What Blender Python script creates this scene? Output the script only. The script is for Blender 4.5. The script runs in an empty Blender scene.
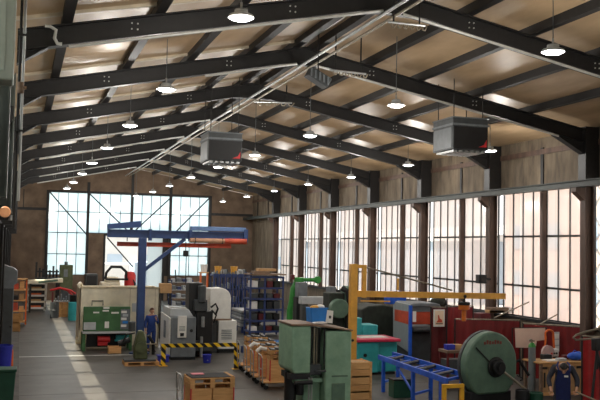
import bpy, bmesh, math, random
from mathutils import Vector, Matrix
random.seed(7)
sc = bpy.context.scene
COL = sc.collection
PI = math.pi

# ------------------------------------------------------------------ camera
CAM = Vector((0.7934, 0.0, 4.3))
FPX = 857.45
RX = Vector((0.95019, -0.31104, 0.01972)); UP = Vector((-0.0361, -0.047, 0.99824)); FW = Vector((0.30956, 0.94923, 0.05589))
cd = bpy.data.cameras.new('camera'); cam = bpy.data.objects.new('camera', cd); COL.objects.link(cam)
cd.sensor_width = 36; cd.lens = FPX / 600 * 36; cd.clip_end = 500; cd.clip_start = .1
cam.matrix_world = Matrix(((RX.x, UP.x, -FW.x, CAM.x), (RX.y, UP.y, -FW.y, CAM.y), (RX.z, UP.z, -FW.z, CAM.z), (0, 0, 0, 1)))
sc.camera = cam
def ray(x, y): return FW * FPX + RX * (x - 300) - UP * (y - 200)
def at(x, y, Y):                      # survey helper: photo point seen at hall depth Y
    d = ray(x, y); t = Y / d.y; return CAM + d * t
def fl(x, y, z=0.0):                  # survey helper: photo point on the floor
    d = ray(x, y); t = (z - CAM.z) / d.z; return CAM + d * t

# ------------------------------------------------------------------ materials
def lin(c):
    return tuple((v / 255 / 12.92 if v / 255 <= .04045 else ((v / 255 + .055) / 1.055) ** 2.4) for v in c) + (1,)
MATS = {}
def mat(name, col, rough=.5, metal=0., var=.18, scale=6., bump=0., stretch=(1, 1, 1), col2=None, emit=0., spec=.5):
    if name in MATS: return MATS[name]
    m = bpy.data.materials.new(name); m.use_nodes = True; nt = m.node_tree; N = nt.nodes; L = nt.links
    b = N['Principled BSDF']
    tc = N.new('ShaderNodeTexCoord'); mp = N.new('ShaderNodeMapping'); mp.inputs['Scale'].default_value = stretch
    nz = N.new('ShaderNodeTexNoise'); nz.inputs['Scale'].default_value = scale; nz.inputs['Detail'].default_value = 5; nz.inputs['Roughness'].default_value = .6
    cr = N.new('ShaderNodeValToRGB'); c = lin(col); d = lin(col2) if col2 else tuple(v * (1 - var * 1.6) for v in c[:3]) + (1,)
    e = c if col2 else tuple(min(1, v * (1 + var)) for v in c[:3]) + (1,)
    cr.color_ramp.elements[0].position = .32; cr.color_ramp.elements[0].color = d
    cr.color_ramp.elements[1].position = .68; cr.color_ramp.elements[1].color = e
    L.new(tc.outputs['Object'], mp.inputs['Vector']); L.new(mp.outputs['Vector'], nz.inputs['Vector'])
    L.new(nz.outputs['Fac'], cr.inputs['Fac']); L.new(cr.outputs['Color'], b.inputs['Base Color'])
    b.inputs['Roughness'].default_value = rough; b.inputs['Metallic'].default_value = metal
    b.inputs['Specular IOR Level'].default_value = spec
    if bump:
        bp = N.new('ShaderNodeBump'); bp.inputs['Strength'].default_value = bump; bp.inputs['Distance'].default_value = .02
        L.new(nz.outputs['Fac'], bp.inputs['Height']); L.new(bp.outputs['Normal'], b.inputs['Normal'])
    if emit:
        b.inputs['Emission Color'].default_value = lin(col); b.inputs['Emission Strength'].default_value = emit
    MATS[name] = m
    return m
STEEL = mat('dark_painted_steel', (28, 26, 26), .55, 0, .2)
STEELB = mat('brown_primed_steel', (90, 68, 56), .6, 0, .25, 3, stretch=(1, 1, .3))
STEELG = mat('grey_green_steel', (88, 94, 88), .5, 0, .15, 2)
CONC = mat('floor_concrete', (78, 75, 70), .5, 0, .22, 1.1, .05)
WALLC = mat('stained_wall_concrete', (128, 114, 95), .85, 0, .2, 2.6, .1, (1, 1, .3), col2=(80, 70, 59))
WALLD = mat('brown_block_wall', (132, 112, 94), .9, 0, .2, 1.2, .1, col2=(100, 84, 70))
LOWC = mat('grey_plinth_concrete', (92, 90, 86), .8, 0, .2, 2)
ROOF = mat('roof_board', (200, 172, 136), .4, 0, .14, 1.0, 0, (1.2, .35, 1), col2=(166, 138, 104))
BANDING = mat('pale_roof_banding', (205, 192, 168), .4, 0, .1, 3)
GALV = mat('galvanised_steel', (176, 178, 178), .35, .6, .12, 5)
ALU = mat('pale_conduit', (205, 205, 200), .4, .2, .08)
BLACK = mat('black_plastic', (22, 22, 24), .5, 0, .15)
RUBBER = mat('black_rubber', (16, 16, 17), .8, 0, .15)
GREYD = mat('dark_grey_machine_paint', (66, 70, 72), .45, 0, .15, 4)
GREYM = mat('mid_grey_machine_paint', (112, 118, 122), .42, 0, .12, 4)
GREYL = mat('light_grey_paint', (190, 194, 196), .4, 0, .08, 4)
WHITE = mat('white_paint', (232, 230, 224), .4, 0, .06, 4)
CREAM = mat('cream_machine_paint', (240, 230, 204), .5, 0, .1, 2)
GREEN = mat('pale_green_machine_paint', (150, 186, 158), .5, 0, .16, 3, col2=(124, 160, 134))
GREEND = mat('deep_green_paint', (66, 110, 66), .5, 0, .16, 3)
GREENW = mat('dull_green_guard_paint', (100, 128, 108), .5, 0, .18, 3, col2=(80, 106, 90))
GREENB = mat('bright_green_paint', (54, 142, 60), .45, 0, .14, 4)
OLIVE = mat('olive_cast_iron', (84, 92, 60), .6, 0, .2, 4)
BLUE = mat('blue_crane_paint', (40, 66, 116), .45, 0, .14, 3)
BLUER = mat('rack_blue_paint', (40, 58, 108), .5, 0, .2, 4)
BLUEB = mat('bright_blue_paint', (36, 96, 212), .42, 0, .16, 4)
BLUEP = mat('blue_plastic', (40, 130, 214), .4, 0, .08, 4)
BLUED = mat('deep_blue_plastic', (38, 48, 168), .45, 0, .12, 4)
BINGR = mat('green_bin_plastic', (24, 76, 56), .5, 0, .12, 4)
YELLOW = mat('amber_crane_paint', (224, 164, 66), .45, 0, .14, 3)
YELL = mat('safety_yellow', (238, 180, 40), .45, 0, .1, 4)
ORANGE = mat('orange_paint', (226, 104, 34), .45, 0, .15, 4)
REDOR = mat('red_orange_paint', (196, 78, 50), .5, 0, .2, 2)
RED = mat('red_paint', (206, 44, 46), .45, 0, .12, 4)
REDS = mat('dark_red_screen', (128, 28, 30), .45, 0, .2, 2, 0, (1, 1, .3))
MAROON = mat('maroon_steel', (96, 24, 26), .5, 0, .2, 3)
PINK = mat('pink_red_lid', (214, 52, 88), .4, 0, .08, 3)
TEAL = mat('teal_machine_paint', (54, 172, 178), .42, 0, .1, 3)
WOOD = mat('pallet_wood', (206, 158, 98), .75, 0, .2, 5, .1, (.4, 3, 3), col2=(168, 120, 70))
WOODO = mat('orange_crate_wood', (232, 182, 122), .65, 0, .15, 5, .05, (.4, 3, 3), col2=(206, 150, 92))
WOODD = mat('brown_table_top', (128, 104, 84), .6, 0, .2, 5, 0, (.4, 3, 3))
CARD = mat('tan_cardboard', (190, 150, 104), .8, 0, .12, 4)
COPPER = mat('copper_orange_hoist', (214, 116, 44), .4, .2, .15, 4)
STRIPG = mat('grey_plastic_curtain', (150, 160, 164), .35, 0, .12, 6, 0, (6, 6, .3))
TARP = mat('dark_green_tarp', (38, 44, 36), .7, 0, .3, 4, .4)
CLOTH = mat('white_cloth', (238, 222, 210), .8, 0, .06, 5)
_n = CLOTH.node_tree.nodes; _l = CLOTH.node_tree.links
_t = _n.new('ShaderNodeBsdfTranslucent'); _t.inputs['Color'].default_value = lin((246, 226, 212)); _m = _n.new('ShaderNodeMixShader'); _m.inputs[0].default_value = .5
_l.new(_n['Principled BSDF'].outputs[0], _m.inputs[1]); _l.new(_t.outputs[0], _m.inputs[2]); _l.new(_m.outputs[0], _n['Material Output'].inputs['Surface'])
PAPER = mat('white_paper', (240, 238, 232), .7, 0, .04, 5)
SKIN = mat('skin', (206, 156, 128), .55, 0, .06, 10)
COVER = mat('blue_coverall_fabric', (48, 76, 150), .8, 0, .15, 8)
NAVY = mat('navy_apron_fabric', (40, 52, 110), .8, 0, .15, 8)
DARKF = mat('charcoal_shirt_fabric', (52, 52, 62), .8, 0, .15, 8)
HAIRB = mat('brown_hair', (92, 60, 40), .6, 0, .2, 30)
HAIRD = mat('dark_hair', (30, 24, 24), .6, 0, .2, 30)
GAS = mat('grey_gas_bottle', (124, 130, 132), .4, .1, .1, 4)
LENS = mat('lit_lamp_lens', (236, 246, 255), .3, emit=10)
AMBER = mat('orange_disc_lens', (240, 170, 120), .4, emit=.15)
BRASSY = mat('worn_steel', (150, 140, 122), .4, .5, .2, 5)
EXTG = mat('pale_yard_ground', (186, 182, 174), .9, 0, .06, .3)
EXTW = mat('pale_render', (190, 188, 186), .9, 0, .06, .5)
EXTP = mat('pink_brick_render', (204, 176, 166), .9, 0, .14, .3)
EXTB = mat('pale_blue_cladding', (150, 164, 178), .7, 0, .08, .3)
def glassmat(name, tint, haze, hcol):
    m = bpy.data.materials.new(name); m.use_nodes = True; nt = m.node_tree; N = nt.nodes; L = nt.links
    N.remove(N['Principled BSDF']); out = N['Material Output']
    tr = N.new('ShaderNodeBsdfTransparent'); tr.inputs['Color'].default_value = lin(tint)
    tl = N.new('ShaderNodeBsdfTranslucent'); tl.inputs['Color'].default_value = lin(hcol)
    gl = N.new('ShaderNodeBsdfGlossy'); gl.inputs['Roughness'].default_value = .08
    # strips of slightly different sheets, from position along the pane
    tc = N.new('ShaderNodeTexCoord'); sp = N.new('ShaderNodeSeparateXYZ'); ma = N.new('ShaderNodeMath'); ma.operation = 'MULTIPLY'; ma.inputs[1].default_value = 1.34
    fr = N.new('ShaderNodeMath'); fr.operation = 'FLOOR'; wn = N.new('ShaderNodeTexWhiteNoise'); wn.noise_dimensions = '1D'
    mm = N.new('ShaderNodeMapRange'); mm.inputs['To Min'].default_value = haze * .6; mm.inputs['To Max'].default_value = haze * 1.4
    L.new(tc.outputs['Object'], sp.inputs[0]); L.new(sp.outputs['Y'], ma.inputs[0]); L.new(ma.outputs[0], fr.inputs[0]); L.new(fr.outputs[0], wn.inputs['W']); L.new(wn.outputs['Value'], mm.inputs['Value'])
    m1 = N.new('ShaderNodeMixShader'); L.new(mm.outputs[0], m1.inputs[0]); L.new(tr.outputs[0], m1.inputs[1]); L.new(tl.outputs[0], m1.inputs[2])
    m2 = N.new('ShaderNodeMixShader'); m2.inputs[0].default_value = .04; L.new(m1.outputs[0], m2.inputs[1]); L.new(gl.outputs[0], m2.inputs[2])
    L.new(m2.outputs[0], out.inputs['Surface']); return m
GLASS = glassmat('hazy_wall_glass', (228, 225, 223), .4, (236, 230, 226))
GLASSB = glassmat('pale_gate_glass', (228, 240, 243), .35, (230, 242, 246))
GLASSF = glassmat('frosted_gate_pane', (190, 200, 204), .8, (200, 206, 208))
GLASSC = glassmat('clear_strip_glass', (240, 240, 236), .04, (240, 240, 236))
def stripes(name, a, b, freq):
    m = bpy.data.materials.new(name); m.use_nodes = True; nt = m.node_tree; N = nt.nodes; L = nt.links
    tc = N.new('ShaderNodeTexCoord'); sp = N.new('ShaderNodeSeparateXYZ'); L.new(tc.outputs['Object'], sp.inputs[0])
    a1 = N.new('ShaderNodeMath'); a1.operation = 'ADD'; L.new(sp.outputs['X'], a1.inputs[0]); L.new(sp.outputs['Z'], a1.inputs[1])
    a2 = N.new('ShaderNodeMath'); a2.operation = 'MULTIPLY'; a2.inputs[1].default_value = freq; L.new(a1.outputs[0], a2.inputs[0])
    f = N.new('ShaderNodeMath'); f.operation = 'FRACT'; L.new(a2.outputs[0], f.inputs[0])
    g = N.new('ShaderNodeMath'); g.operation = 'GREATER_THAN'; g.inputs[1].default_value = .5; L.new(f.outputs[0], g.inputs[0])
    mx = N.new('ShaderNodeMix'); mx.data_type = 'RGBA'; mx.inputs[6].default_value = lin(a); mx.inputs[7].default_value = lin(b); L.new(g.outputs[0], mx.inputs[0])
    L.new(mx.outputs[2], N['Principled BSDF'].inputs['Base Color']); N['Principled BSDF'].inputs['Roughness'].default_value = .5; return m
HAZARD = stripes('yellow_black_stripes', (240, 200, 30), (22, 22, 22), 3.2)

# ------------------------------------------------------------------ mesh helpers
class MB:
    def __init__(s): s.bm = bmesh.new()
    def box(s, x0, x1, y0, y1, z0, z1, rot=None):
        r = bmesh.ops.create_cube(s.bm, size=1)
        M = Matrix.Translation(((x0 + x1) / 2, (y0 + y1) / 2, (z0 + z1) / 2))
        if rot is not None: M = M @ rot
        bmesh.ops.transform(s.bm, matrix=M @ Matrix.Diagonal((abs(x1 - x0), abs(y1 - y0), abs(z1 - z0), 1)), verts=r['verts']); return s
    def bar(s, a, b, w, h=None):      # square bar from a to b
        a, b = Vector(a), Vector(b); h = h or w; d = b - a
        r = bmesh.ops.create_cube(s.bm, size=1)
        z = d.normalized(); x = Vector((0, 0, 1)).cross(z)
        if x.length < 1e-4: x = Vector((1, 0, 0))
        x.normalize(); y = z.cross(x)
        M = Matrix(((x.x, y.x, z.x, 0), (x.y, y.y, z.y, 0), (x.z, y.z, z.z, 0), (0, 0, 0, 1)))
        bmesh.ops.transform(s.bm, matrix=Matrix.Translation((a + b) / 2) @ M @ Matrix.Diagonal((w, h, d.length, 1)), verts=r['verts']); return s
    def cyl(s, a, b, r0, r1=None, n=14):
        a, b = Vector(a), Vector(b); d = b - a
        r = bmesh.ops.create_cone(s.bm, cap_ends=True, segments=n, radius1=r0, radius2=r0 if r1 is None else r1, depth=d.length)
        q = Vector((0, 0, 1)).rotation_difference(d.normalized()).to_matrix().to_4x4()
        bmesh.ops.transform(s.bm, matrix=Matrix.Translation((a + b) / 2) @ q, verts=r['verts']); return s
    def sph(s, c, r, sc=(1, 1, 1), n=12):
        q = bmesh.ops.create_uvsphere(s.bm, u_segments=n, v_segments=max(6, n // 2 + 2), radius=r)
        bmesh.ops.transform(s.bm, matrix=Matrix.Translation(c) @ Matrix.Diagonal((*sc, 1)), verts=q['verts']); return s
    def tube(s, pts, r, n=8, closed=False):
        P = [Vector(p) for p in pts]; rings = []
        for i, p in enumerate(P):
            t = (P[min(i + 1, len(P) - 1)] - P[max(i - 1, 0)]).normalized() if not closed else (P[(i + 1) % len(P)] - P[i - 1]).normalized()
            x = t.cross(Vector((.13, .21, .97)));  x.normalize(); y = t.cross(x)
            rings.append([s.bm.verts.new(p + (x * math.cos(k * 2 * PI / n) + y * math.sin(k * 2 * PI / n)) * r) for k in range(n)])
        m = len(rings)
        for i in range(m if closed else m - 1):
            for k in range(n):
                s.bm.faces.new((rings[i][k], rings[i][(k + 1) % n], rings[(i + 1) % m][(k + 1) % n], rings[(i + 1) % m][k]))
        if not closed:
            s.bm.faces.new(rings[0][::-1]); s.bm.faces.new(rings[-1])
        return s
    def prism(s, poly, axis, a, b):   # polygon in the two other axes, extruded along axis from a to b
        def mk(u, v, w):
            return {'x': (w, u, v), 'y': (u, w, v), 'z': (u, v, w)}[axis]
        A = [s.bm.verts.new(mk(u, v, a)) for u, v in poly]; B = [s.bm.verts.new(mk(u, v, b)) for u, v in poly]; n = len(poly)
        fs = [s.bm.faces.new(A), s.bm.faces.new(B[::-1])]
        for i in range(n): fs.append(s.bm.faces.new((A[i], B[i], B[(i + 1) % n], A[(i + 1) % n])))
        bmesh.ops.recalc_face_normals(s.bm, faces=fs); return s
    def lathe(s, prof, c=(0, 0, 0), n=18):
        rings = [[s.bm.verts.new((c[0] + r * math.cos(k * 2 * PI / n), c[1] + r * math.sin(k * 2 * PI / n), c[2] + z)) for k in range(n)] for r, z in prof]
        for i in range(len(rings) - 1):
            for k in range(n): s.bm.faces.new((rings[i][k], rings[i][(k + 1) % n], rings[i + 1][(k + 1) % n], rings[i + 1][k]))
        s.bm.faces.new(rings[0][::-1]); s.bm.faces.new(rings[-1]); return s
    def build(s, name, m, parent=None, bev=0, smooth=True):
        me = bpy.data.meshes.new(name); s.bm.to_mesh(me); s.bm.free()
        me.materials.append(m); o = bpy.data.objects.new(name, me); COL.objects.link(o)
        if smooth:
            for p in me.polygons: p.use_smooth = True
            me.set_sharp_from_angle(angle=math.radians(38))
        if parent is not None: o.parent = parent
        if bev:
            b = o.modifiers.new('bevel', 'BEVEL'); b.width = bev; b.segments = 2; b.limit_method = 'ANGLE'
        return o
def tag(o, label, cat, group=None, kind=None):
    o['label'] = label; o['category'] = cat
    if group: o['group'] = group
    if kind: o['kind'] = kind
    return o
def thing(name, label, cat, loc, rz=0, group=None):
    o = bpy.data.objects.new(name, None); COL.objects.link(o); o.empty_display_size = .2
    o.location = loc; o.rotation_euler = (0, 0, rz); return tag(o, label, cat, group)
def struct(o, label, cat): return tag(o, label, cat, kind='structure')
def dup(root, loc, rz, label):
    r = root.copy(); COL.objects.link(r); r.location = loc; r.rotation_euler = (0, 0, rz); r['label'] = label
    for ch in list(root.children):
        c = ch.copy(); COL.objects.link(c); c.parent = r
        for g in list(ch.children):
            d = g.copy(); COL.objects.link(d); d.parent = c
    return r
ORD = ['first', 'second', 'third', 'fourth', 'fifth', 'sixth', 'seventh', 'eighth', 'ninth', 'tenth', 'eleventh', 'twelfth', 'thirteenth', 'fourteenth', 'fifteenth', 'sixteenth', 'seventeenth', 'eighteenth']

# ------------------------------------------------------------------ the hall
XL, XR, XG, XRD = -.1, 18.2, 18.72, 8.56
YF, Y0 = 67.25, 6.0
ZRID, SL, SR = 9.76, .2132, .189       # underside of the rafters
def zu(X): return ZRID - SL * (XRD - X) if X < XRD else ZRID - SR * (X - XRD)
PY = [11.68 + 6 * k for k in range(9)]  # portals
struct(MB().box(XL - .4, XG + .4, -6, YF + .3, -.2, 0).build('floor', CONC), 'worn grey concrete floor of the hall', 'floor')
struct(MB().box(XL, .95, -6, YF, 0, .1).build('trim_1', LOWC, bev=.01), 'raised grey concrete kerb along the left wall', 'kerb')
struct(MB().box(.95, 5.2, 34.1, 34.24, .0, .006).build('trim_2', ALU), 'pale metal joint strip across the floor', 'floor joint')
def concrete_joint(y, n): struct(MB().box(.95, 17, y, y + .03, 0, .003).build('trim_%d' % n, LOWC), 'thin dark floor joint line, %s from the front' % ORD[n - 3], 'floor joint')
for n, y in enumerate((25.6, 29.4, 39.0, 44.0)): concrete_joint(y, n + 3)
# left wall with a high strip of glazing, right wall, back wall
m = MB(); m.box(XL - .12, XL, -6, YF, 0, 6.15); m.box(XL - .12, XL, -6, YF, 7.62, 8.55)
y = 14.68 - 18
while y < YF: m.box(XL - .12, XL, y - .2, y + .2, 6.15, 7.62); y += 3
pass
struct(m.build('wall_left', WALLD), 'left side wall with a high strip of windows', 'wall')
m = MB(); m.box(XL - .08, XL - .05, -6, YF, 6.15, 7.62)
struct(m.build('window_1', GLASSC), 'clear strip glazing high in the left wall', 'window')
m = MB(); m.box(XG, XG + .35, -6, YF, 0, 1.87); m.box(XG, XG + .35, -6, YF, 6.72, 8.5)
m.box(XG, XG + .35, 60.9, YF, 1.87, 6.72)
struct(m.build('wall_right', WALLC), 'right side wall of stained concrete panels above the windows', 'wall')
m = MB()
for k in range(19):
    yy = 11.68 + 3 * k
    if yy < 67: m.box(XG - .05, XG, yy - .08, yy + .08, 6.72, 8.1)
struct(m.build('trim_8', STEEL), 'dark posts between the concrete panels of the right wall', 'wall posts')
m = MB(); m.box(XG - .06, XG, 5, YF, 7.86, 8.05)
struct(m.build('trim_9', STEELB), 'brown steel band under the right eave', 'eave band')
struct(MB().box(XG - .12, XG + .02, -6, 61, 1.8, 1.9).build('trim_10', STEEL), 'dark window sill along the right wall', 'sill')
# back wall with the tall gate opening
yb0, yb1 = YF, YF + .3
m = MB(); m.box(XL - .4, 2.8, yb0, yb1, 0, 8.23); m.box(15.16, XG + .4, yb0, yb1, 0, 8.23); m.box(2.8, 7.0, yb0, yb1, 0, 1.9)
m.box(5.75, 7.0, yb0, yb1, 1.9, 5.1); m.box(11.6, 15.16, yb0, yb1, 0, 1.9)
m.prism([(XL - .4, 8.23), (XG + .4, 8.23), (XG + .4, 8.1), (XRD, 10.3), (XL - .4, 8.3)][0:2] + [(XG + .4, 8.35), (XRD, 10.35), (XL - .4, 8.45)], 'y', yb0, yb1)
struct(m.build('wall_back', WALLD), 'brown block gable wall at the far end', 'wall')
m = MB()
for X in (2.75, 5.72, 9.03, 12.03, 15.2): m.box(X - .1, X + .1, yb0 - .12, yb0 + .05, 0 if X not in (9.03,) else 4.9, 8.3)
for X in (1.0,): m.box(X - .03, X + .03, yb0 - .02, yb0 + .02, 6.9, 8.3)
for X in (5.72, 9.03, 12.03): m.box(X - .1, X + .1, yb0 - .12, yb0 + .05, 8.3, 9.0 + (0.9 if X == 9.03 else 0))
m.box(2.75, 15.2, yb0 - .06, yb0 + .02, 8.18, 8.32); m.box(XL, 2.8, yb0 - .05, yb0 + .02, 6.75, 6.95); m.box(15.2, XG, yb0 - .05, yb0 + .02, 6.75, 6.95)
struct(m.build('trim_11', STEEL), 'dark steel posts and rails on the far gable wall', 'wall posts')
# far gate windows
def gate_window(n, x0, x1, z0, z1, nx, zs, label, gm=GLASSB):
    f = MB(); y = yb0 + .08
    for k in range(nx + 1):
        X = x0 + (x1 - x0) * k / nx; f.box(X - .02, X + .02, y, y + .06, z0, z1)
    for z in zs: f.box(x0, x1, y - .01, y + .07, z - .025, z + .025)
    o = struct(f.build('window_%d' % n, STEEL), label, 'window')
    MB().box(x0, x1, y + .02, y + .035, z0, z1).build('pane', gm, o)
gate_window(2, 2.82, 5.65, 1.9, 8.2, 4, (1.93, 3.5, 5.12, 6.72, 8.17), 'tall gate window at the left of the far wall')
gate_window(3, 5.8, 8.95, 5.1, 8.2, 4, (5.13, 6.72, 8.17), 'gate window over the open doorway, left of the middle post')
gate_window(4, 9.1, 11.95, 5.1, 8.2, 4, (5.13, 6.72, 8.17), 'gate window over the open doorway, right of the middle post')
gate_window(5, 12.1, 15.1, 1.9, 8.2, 4, (1.93, 3.5, 5.12, 6.72, 8.17), 'tall gate window at the right of the far wall')
m = MB(); m.box(6.95, 7.1, yb0 - .05, yb1, 0, 5.0); m.box(11.5, 11.65, yb0 - .05, yb1, 0, 5.1); m.box(6.95, 11.65, yb0 - .05, yb1, 4.95, 5.12)
o = struct(m.build('door_1', STEEL), 'wide open doorway in the far wall with daylight outside', 'doorway')
fr = MB().box(11.66, 11.98, yb0 + .1, yb0 + .14, 0, 5.1).build('door_jamb_panel', STEEL, o)
sl = MB().box(10.35, 11.5, yb0 + .12, yb0 + .15, .0, 4.9).build('sliding_leaf', GLASSF, o)
for nm, a, b, lab in (('brace', (2.85, 8.15), (5.65, 5.0), 'dark diagonal tie rod across the left gate window'), ('brace', (5.8, 8.1), (8.9, 5.2), 'dark diagonal tie rod left of the middle gate post'),
                      ('brace', (11.95, 8.0), (9.1, 5.2), 'dark diagonal tie rod right of the middle gate post'), ('brace', (15.1, 8.15), (12.1, 5.0), 'dark diagonal tie rod across the right gate window'),
                      ('brace', (7.2, 4.8), (9.2, 2.6), 'dark diagonal tie rod in the open doorway')):
    struct(MB().cyl((a[0], yb0 - .2, a[1]), (b[0], yb0 - .2, b[1]), .05, n=8).build('tie_rod', STEEL), lab, 'tie rod')
# right wall windows, two per bay
wn = 6
for k in range(-3, 8):
    for h in range(2):
        y0 = 11.68 + 6 * k + 3 * h + (.2 if h == 0 else .1); y1 = 11.68 + 6 * k + 3 * h + (2.9 if h == 0 else 2.8)
        f = MB(); x = XG + .1
        for q in range(5):
            yy = y0 + (y1 - y0) * q / 4; f.box(x, x + .06, yy - .022, yy + .022, 1.88, 6.72)
        for z in (1.9, 3.05, 4.9, 6.7): f.box(x - .01, x + .07, y0, y1, z - .035, z + .035)
        if (k, h) == (2, 0): f.box(x - .01, x + .07, y0, y0 + .7, 3.75, 3.82)
        o = struct(f.build('window_%d' % wn, STEEL), 'tall hazy window of the right wall, %s from the camera' % ORD[k * 2 + h] if k >= 0 else 'tall hazy window of the right wall behind the viewpoint, %s backwards' % ORD[-k * 2 - h - 1], 'window')
        MB().box(x + .02, x + .035, y0, y1, 1.88, 6.72).build('pane', GLASS, o); wn += 1
        if wn == 40: wn = 41
        if h == 0:
            struct(MB().box(XG - .08, XG + .16, y1, y1 + .16, 1.87, 6.72).build('window_mullion', STEELB, bev=.01), 'brown mullion in the %s window bay of the right wall' % ORD[k] if k >= 0 else 'brown mullion behind the viewpoint, %s bay backwards' % ORD[-k - 1], 'mullion')
# portals: columns, rafters, haunches
for k, y in enumerate(PY):
    fl_, th = .28, .03; xc_ = XR + .1; yc_ = y + .12
    m = MB(); m.box(xc_, xc_ + th, yc_ - fl_ / 2, yc_ + fl_ / 2, 0, 6.5); m.box(xc_ + .32, xc_ + .32 + th, yc_ - fl_ / 2, yc_ + fl_ / 2, 0, 8.0); m.box(xc_, xc_ + .33, yc_ - .02, yc_ + .02, 0, 8.0)
    c = struct(m.build('column', STEELB), 'brown steel column of the right wall, %s from the camera' % ORD[k], 'column')
    m = MB(); m.box(XR - .02, XR + .5, y - .2, y + .2, 6.5, zu(XR) + .5); m.build('column_head', STEEL, c)
    MB().prism([(XR, 6.44), (XR - .34, 6.44), (XR - .34, 6.3), (XR, 6.02)], 'y', y - .14, y + .14).build('corbel', STEELB, c)
    m = MB(); m.box(.59, .62, y - .17, y + .17, 4.9, 7.6); m.box(XL, XL + .03, y - .17, y + .17, 0, 7.6); m.box(XL, .6, y - .02, y + .02, 4.9, 7.6); m.box(.27, .3, y - .17, y + .17, 0, 4.9); m.box(XL, .3, y - .02, y + .02, 0, 4.9); m.box(.27, .62, y - .17, y + .17, 4.87, 4.9)
    c = struct(m.build('column', STEELG if k < 2 else STEEL), 'steel column of the left wall, %s from the camera' % ORD[k], 'column')
    MB().prism([(.6, 6.95), (.35, 6.95), (.35, 6.3), (.6, 6.7)], 'y', y - .2, y + .2).build('corbel', STEEL, c)
    D = .43
    m = MB()
    for s in (-1, 1):
        Xe = .62 if s < 0 else XR
        ze, zr = zu(Xe), ZRID
        m.prism([(Xe, ze), (XRD, zr), (XRD, zr + .025), (Xe, ze + .025)], 'y', y - .13, y + .13)
        m.prism([(Xe, ze + D - .03), (XRD, zr + D - .03), (XRD, zr + D), (Xe, ze + D)], 'y', y - .13, y + .13)
        m.prism([(Xe, ze), (XRD, zr), (XRD, zr + D), (Xe, ze + D)], 'y', y - .012, y + .012)
        # haunch
        xh = 1.2 if s < 0 else XR - 1.15
        zf = 7.82 if s < 0 else 7.55
        m.prism([(Xe, zf), (xh, zu(xh)), (Xe, ze + .02)], 'y', y - .012, y + .012)
        m.prism([(Xe, zf - .02), (xh, zu(xh) - .02), (xh, zu(xh)), (Xe, zf)], 'y', y - .13, y + .13)
        xg = XRD + s * .7
        m.prism([(XRD, ZRID - .12), (xg, zu(xg)), (XRD, ZRID + .05)], 'y', y - .1, y + .1)
    b = struct(m.build('roof_beam', STEEL, smooth=False), 'dark steel portal beam under the roof, %s from the camera' % ORD[k], 'roof beam')
    m = MB()
    for X in (2.9, 6.3, 10.7, 14.2):
        for dx in (-.06, .06):
            for dz in (-.06, .06): m.cyl((X + dx, y - .013, zu(X) + .24 + dz), (X + dx, y - .035, zu(X) + .24 + dz), .018, n=6)
    m.build('bolts', ALU, b)
# roof boards, purlins, ridge
ZT = .43
def roof_pts(X, dz): return (X, zu(X) + ZT + dz)
m = MB()
m.prism([roof_pts(XL - .16, .2), roof_pts(XRD, .2), roof_pts(XRD, .45), roof_pts(XL - .16, .45)], 'y', -6, YF + .6)
m.prism([roof_pts(XRD, .2), roof_pts(XG + .7, .2), roof_pts(XG + .7, .45), roof_pts(XRD, .45)], 'y', -6, YF + .6)
struct(m.build('ceiling', ROOF, smooth=False), 'sloping roof of tan boards between dark beams', 'roof')
m = MB()  # unseen gable, set close and opened wide to add fill light
m.box(XL - .6, XG + .7, -6.3, -6, 0, .8); m.box(XL - .6, 1.2, -6.3, -6, .8, 10.5); m.box(17.4, XG + .7, -6.3, -6, .8, 10.5); m.box(1.2, 17.4, -6.3, -6, 8.0, 10.5)
struct(m.build('wall_front', WALLD), 'gable wall with a large added fill window behind the viewpoint', 'wall')
f = MB()  # bars and clear pane of the added fill window
for k in range(17): f.box(1.2 + k * 1.0125 - .02, 1.2 + k * 1.0125 + .02, -6.2, -6.1, .8, 8.0)
for z in (.83, 2.6, 4.4, 6.2, 7.97): f.box(1.2, 17.4, -6.2, -6.1, z - .035, z + .035)
o = struct(f.build('window_40', STEEL), 'wide window added for fill light in the gable behind the viewpoint', 'window'); MB().box(1.2, 17.4, -6.16, -6.14, .8, 8.0).build('pane', GLASSC, o)
for k, X in enumerate((1.55, 3.4, 5.15, 6.9, 8.25, 8.9, 10.6, 11.3 + 1.0, 14.2, 16.2)):
    z = zu(X) + ZT
    struct(MB().box(X - .1, X + .1, -6, YF + .1, z, z + .24).build('purlin', STEEL), 'dark purlin running the length of the roof, %s from the left eave' % ORD[k], 'purlin')
for k, y in enumerate(PY):            # pale strips under the left roof boards beside each portal
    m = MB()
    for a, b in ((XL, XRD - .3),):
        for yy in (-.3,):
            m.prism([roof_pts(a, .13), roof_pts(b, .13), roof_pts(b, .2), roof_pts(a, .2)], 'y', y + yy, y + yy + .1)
    struct(m.build('trim_%d' % (12 + k), BANDING, smooth=False), 'pale roof batten above the %s portal beam' % ORD[k], 'banding')
# crane rails
m = MB(); m.box(17.86, 18.16, -6, YF, 6.45, 6.48); m.box(17.86, 18.16, -6, YF, 6.64, 6.67); m.box(17.92, 18.04, -6, YF, 6.48, 6.64)
struct(m.build('crane_rail', mat('dark_green_grey_steel', (52, 56, 52), .6, 0, .15, 2)), 'grey crane runway girder along the right wall', 'crane rail')
m = MB(); m.box(.0, .24, 5, YF, 4.9, 4.94); m.box(.0, .24, 5, YF, 5.1, 5.14); m.box(.09, .15, 5, YF, 4.94, 5.1)
struct(m.build('crane_rail', STEEL), 'dark crane runway girder along the left wall', 'crane rail')
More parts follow.
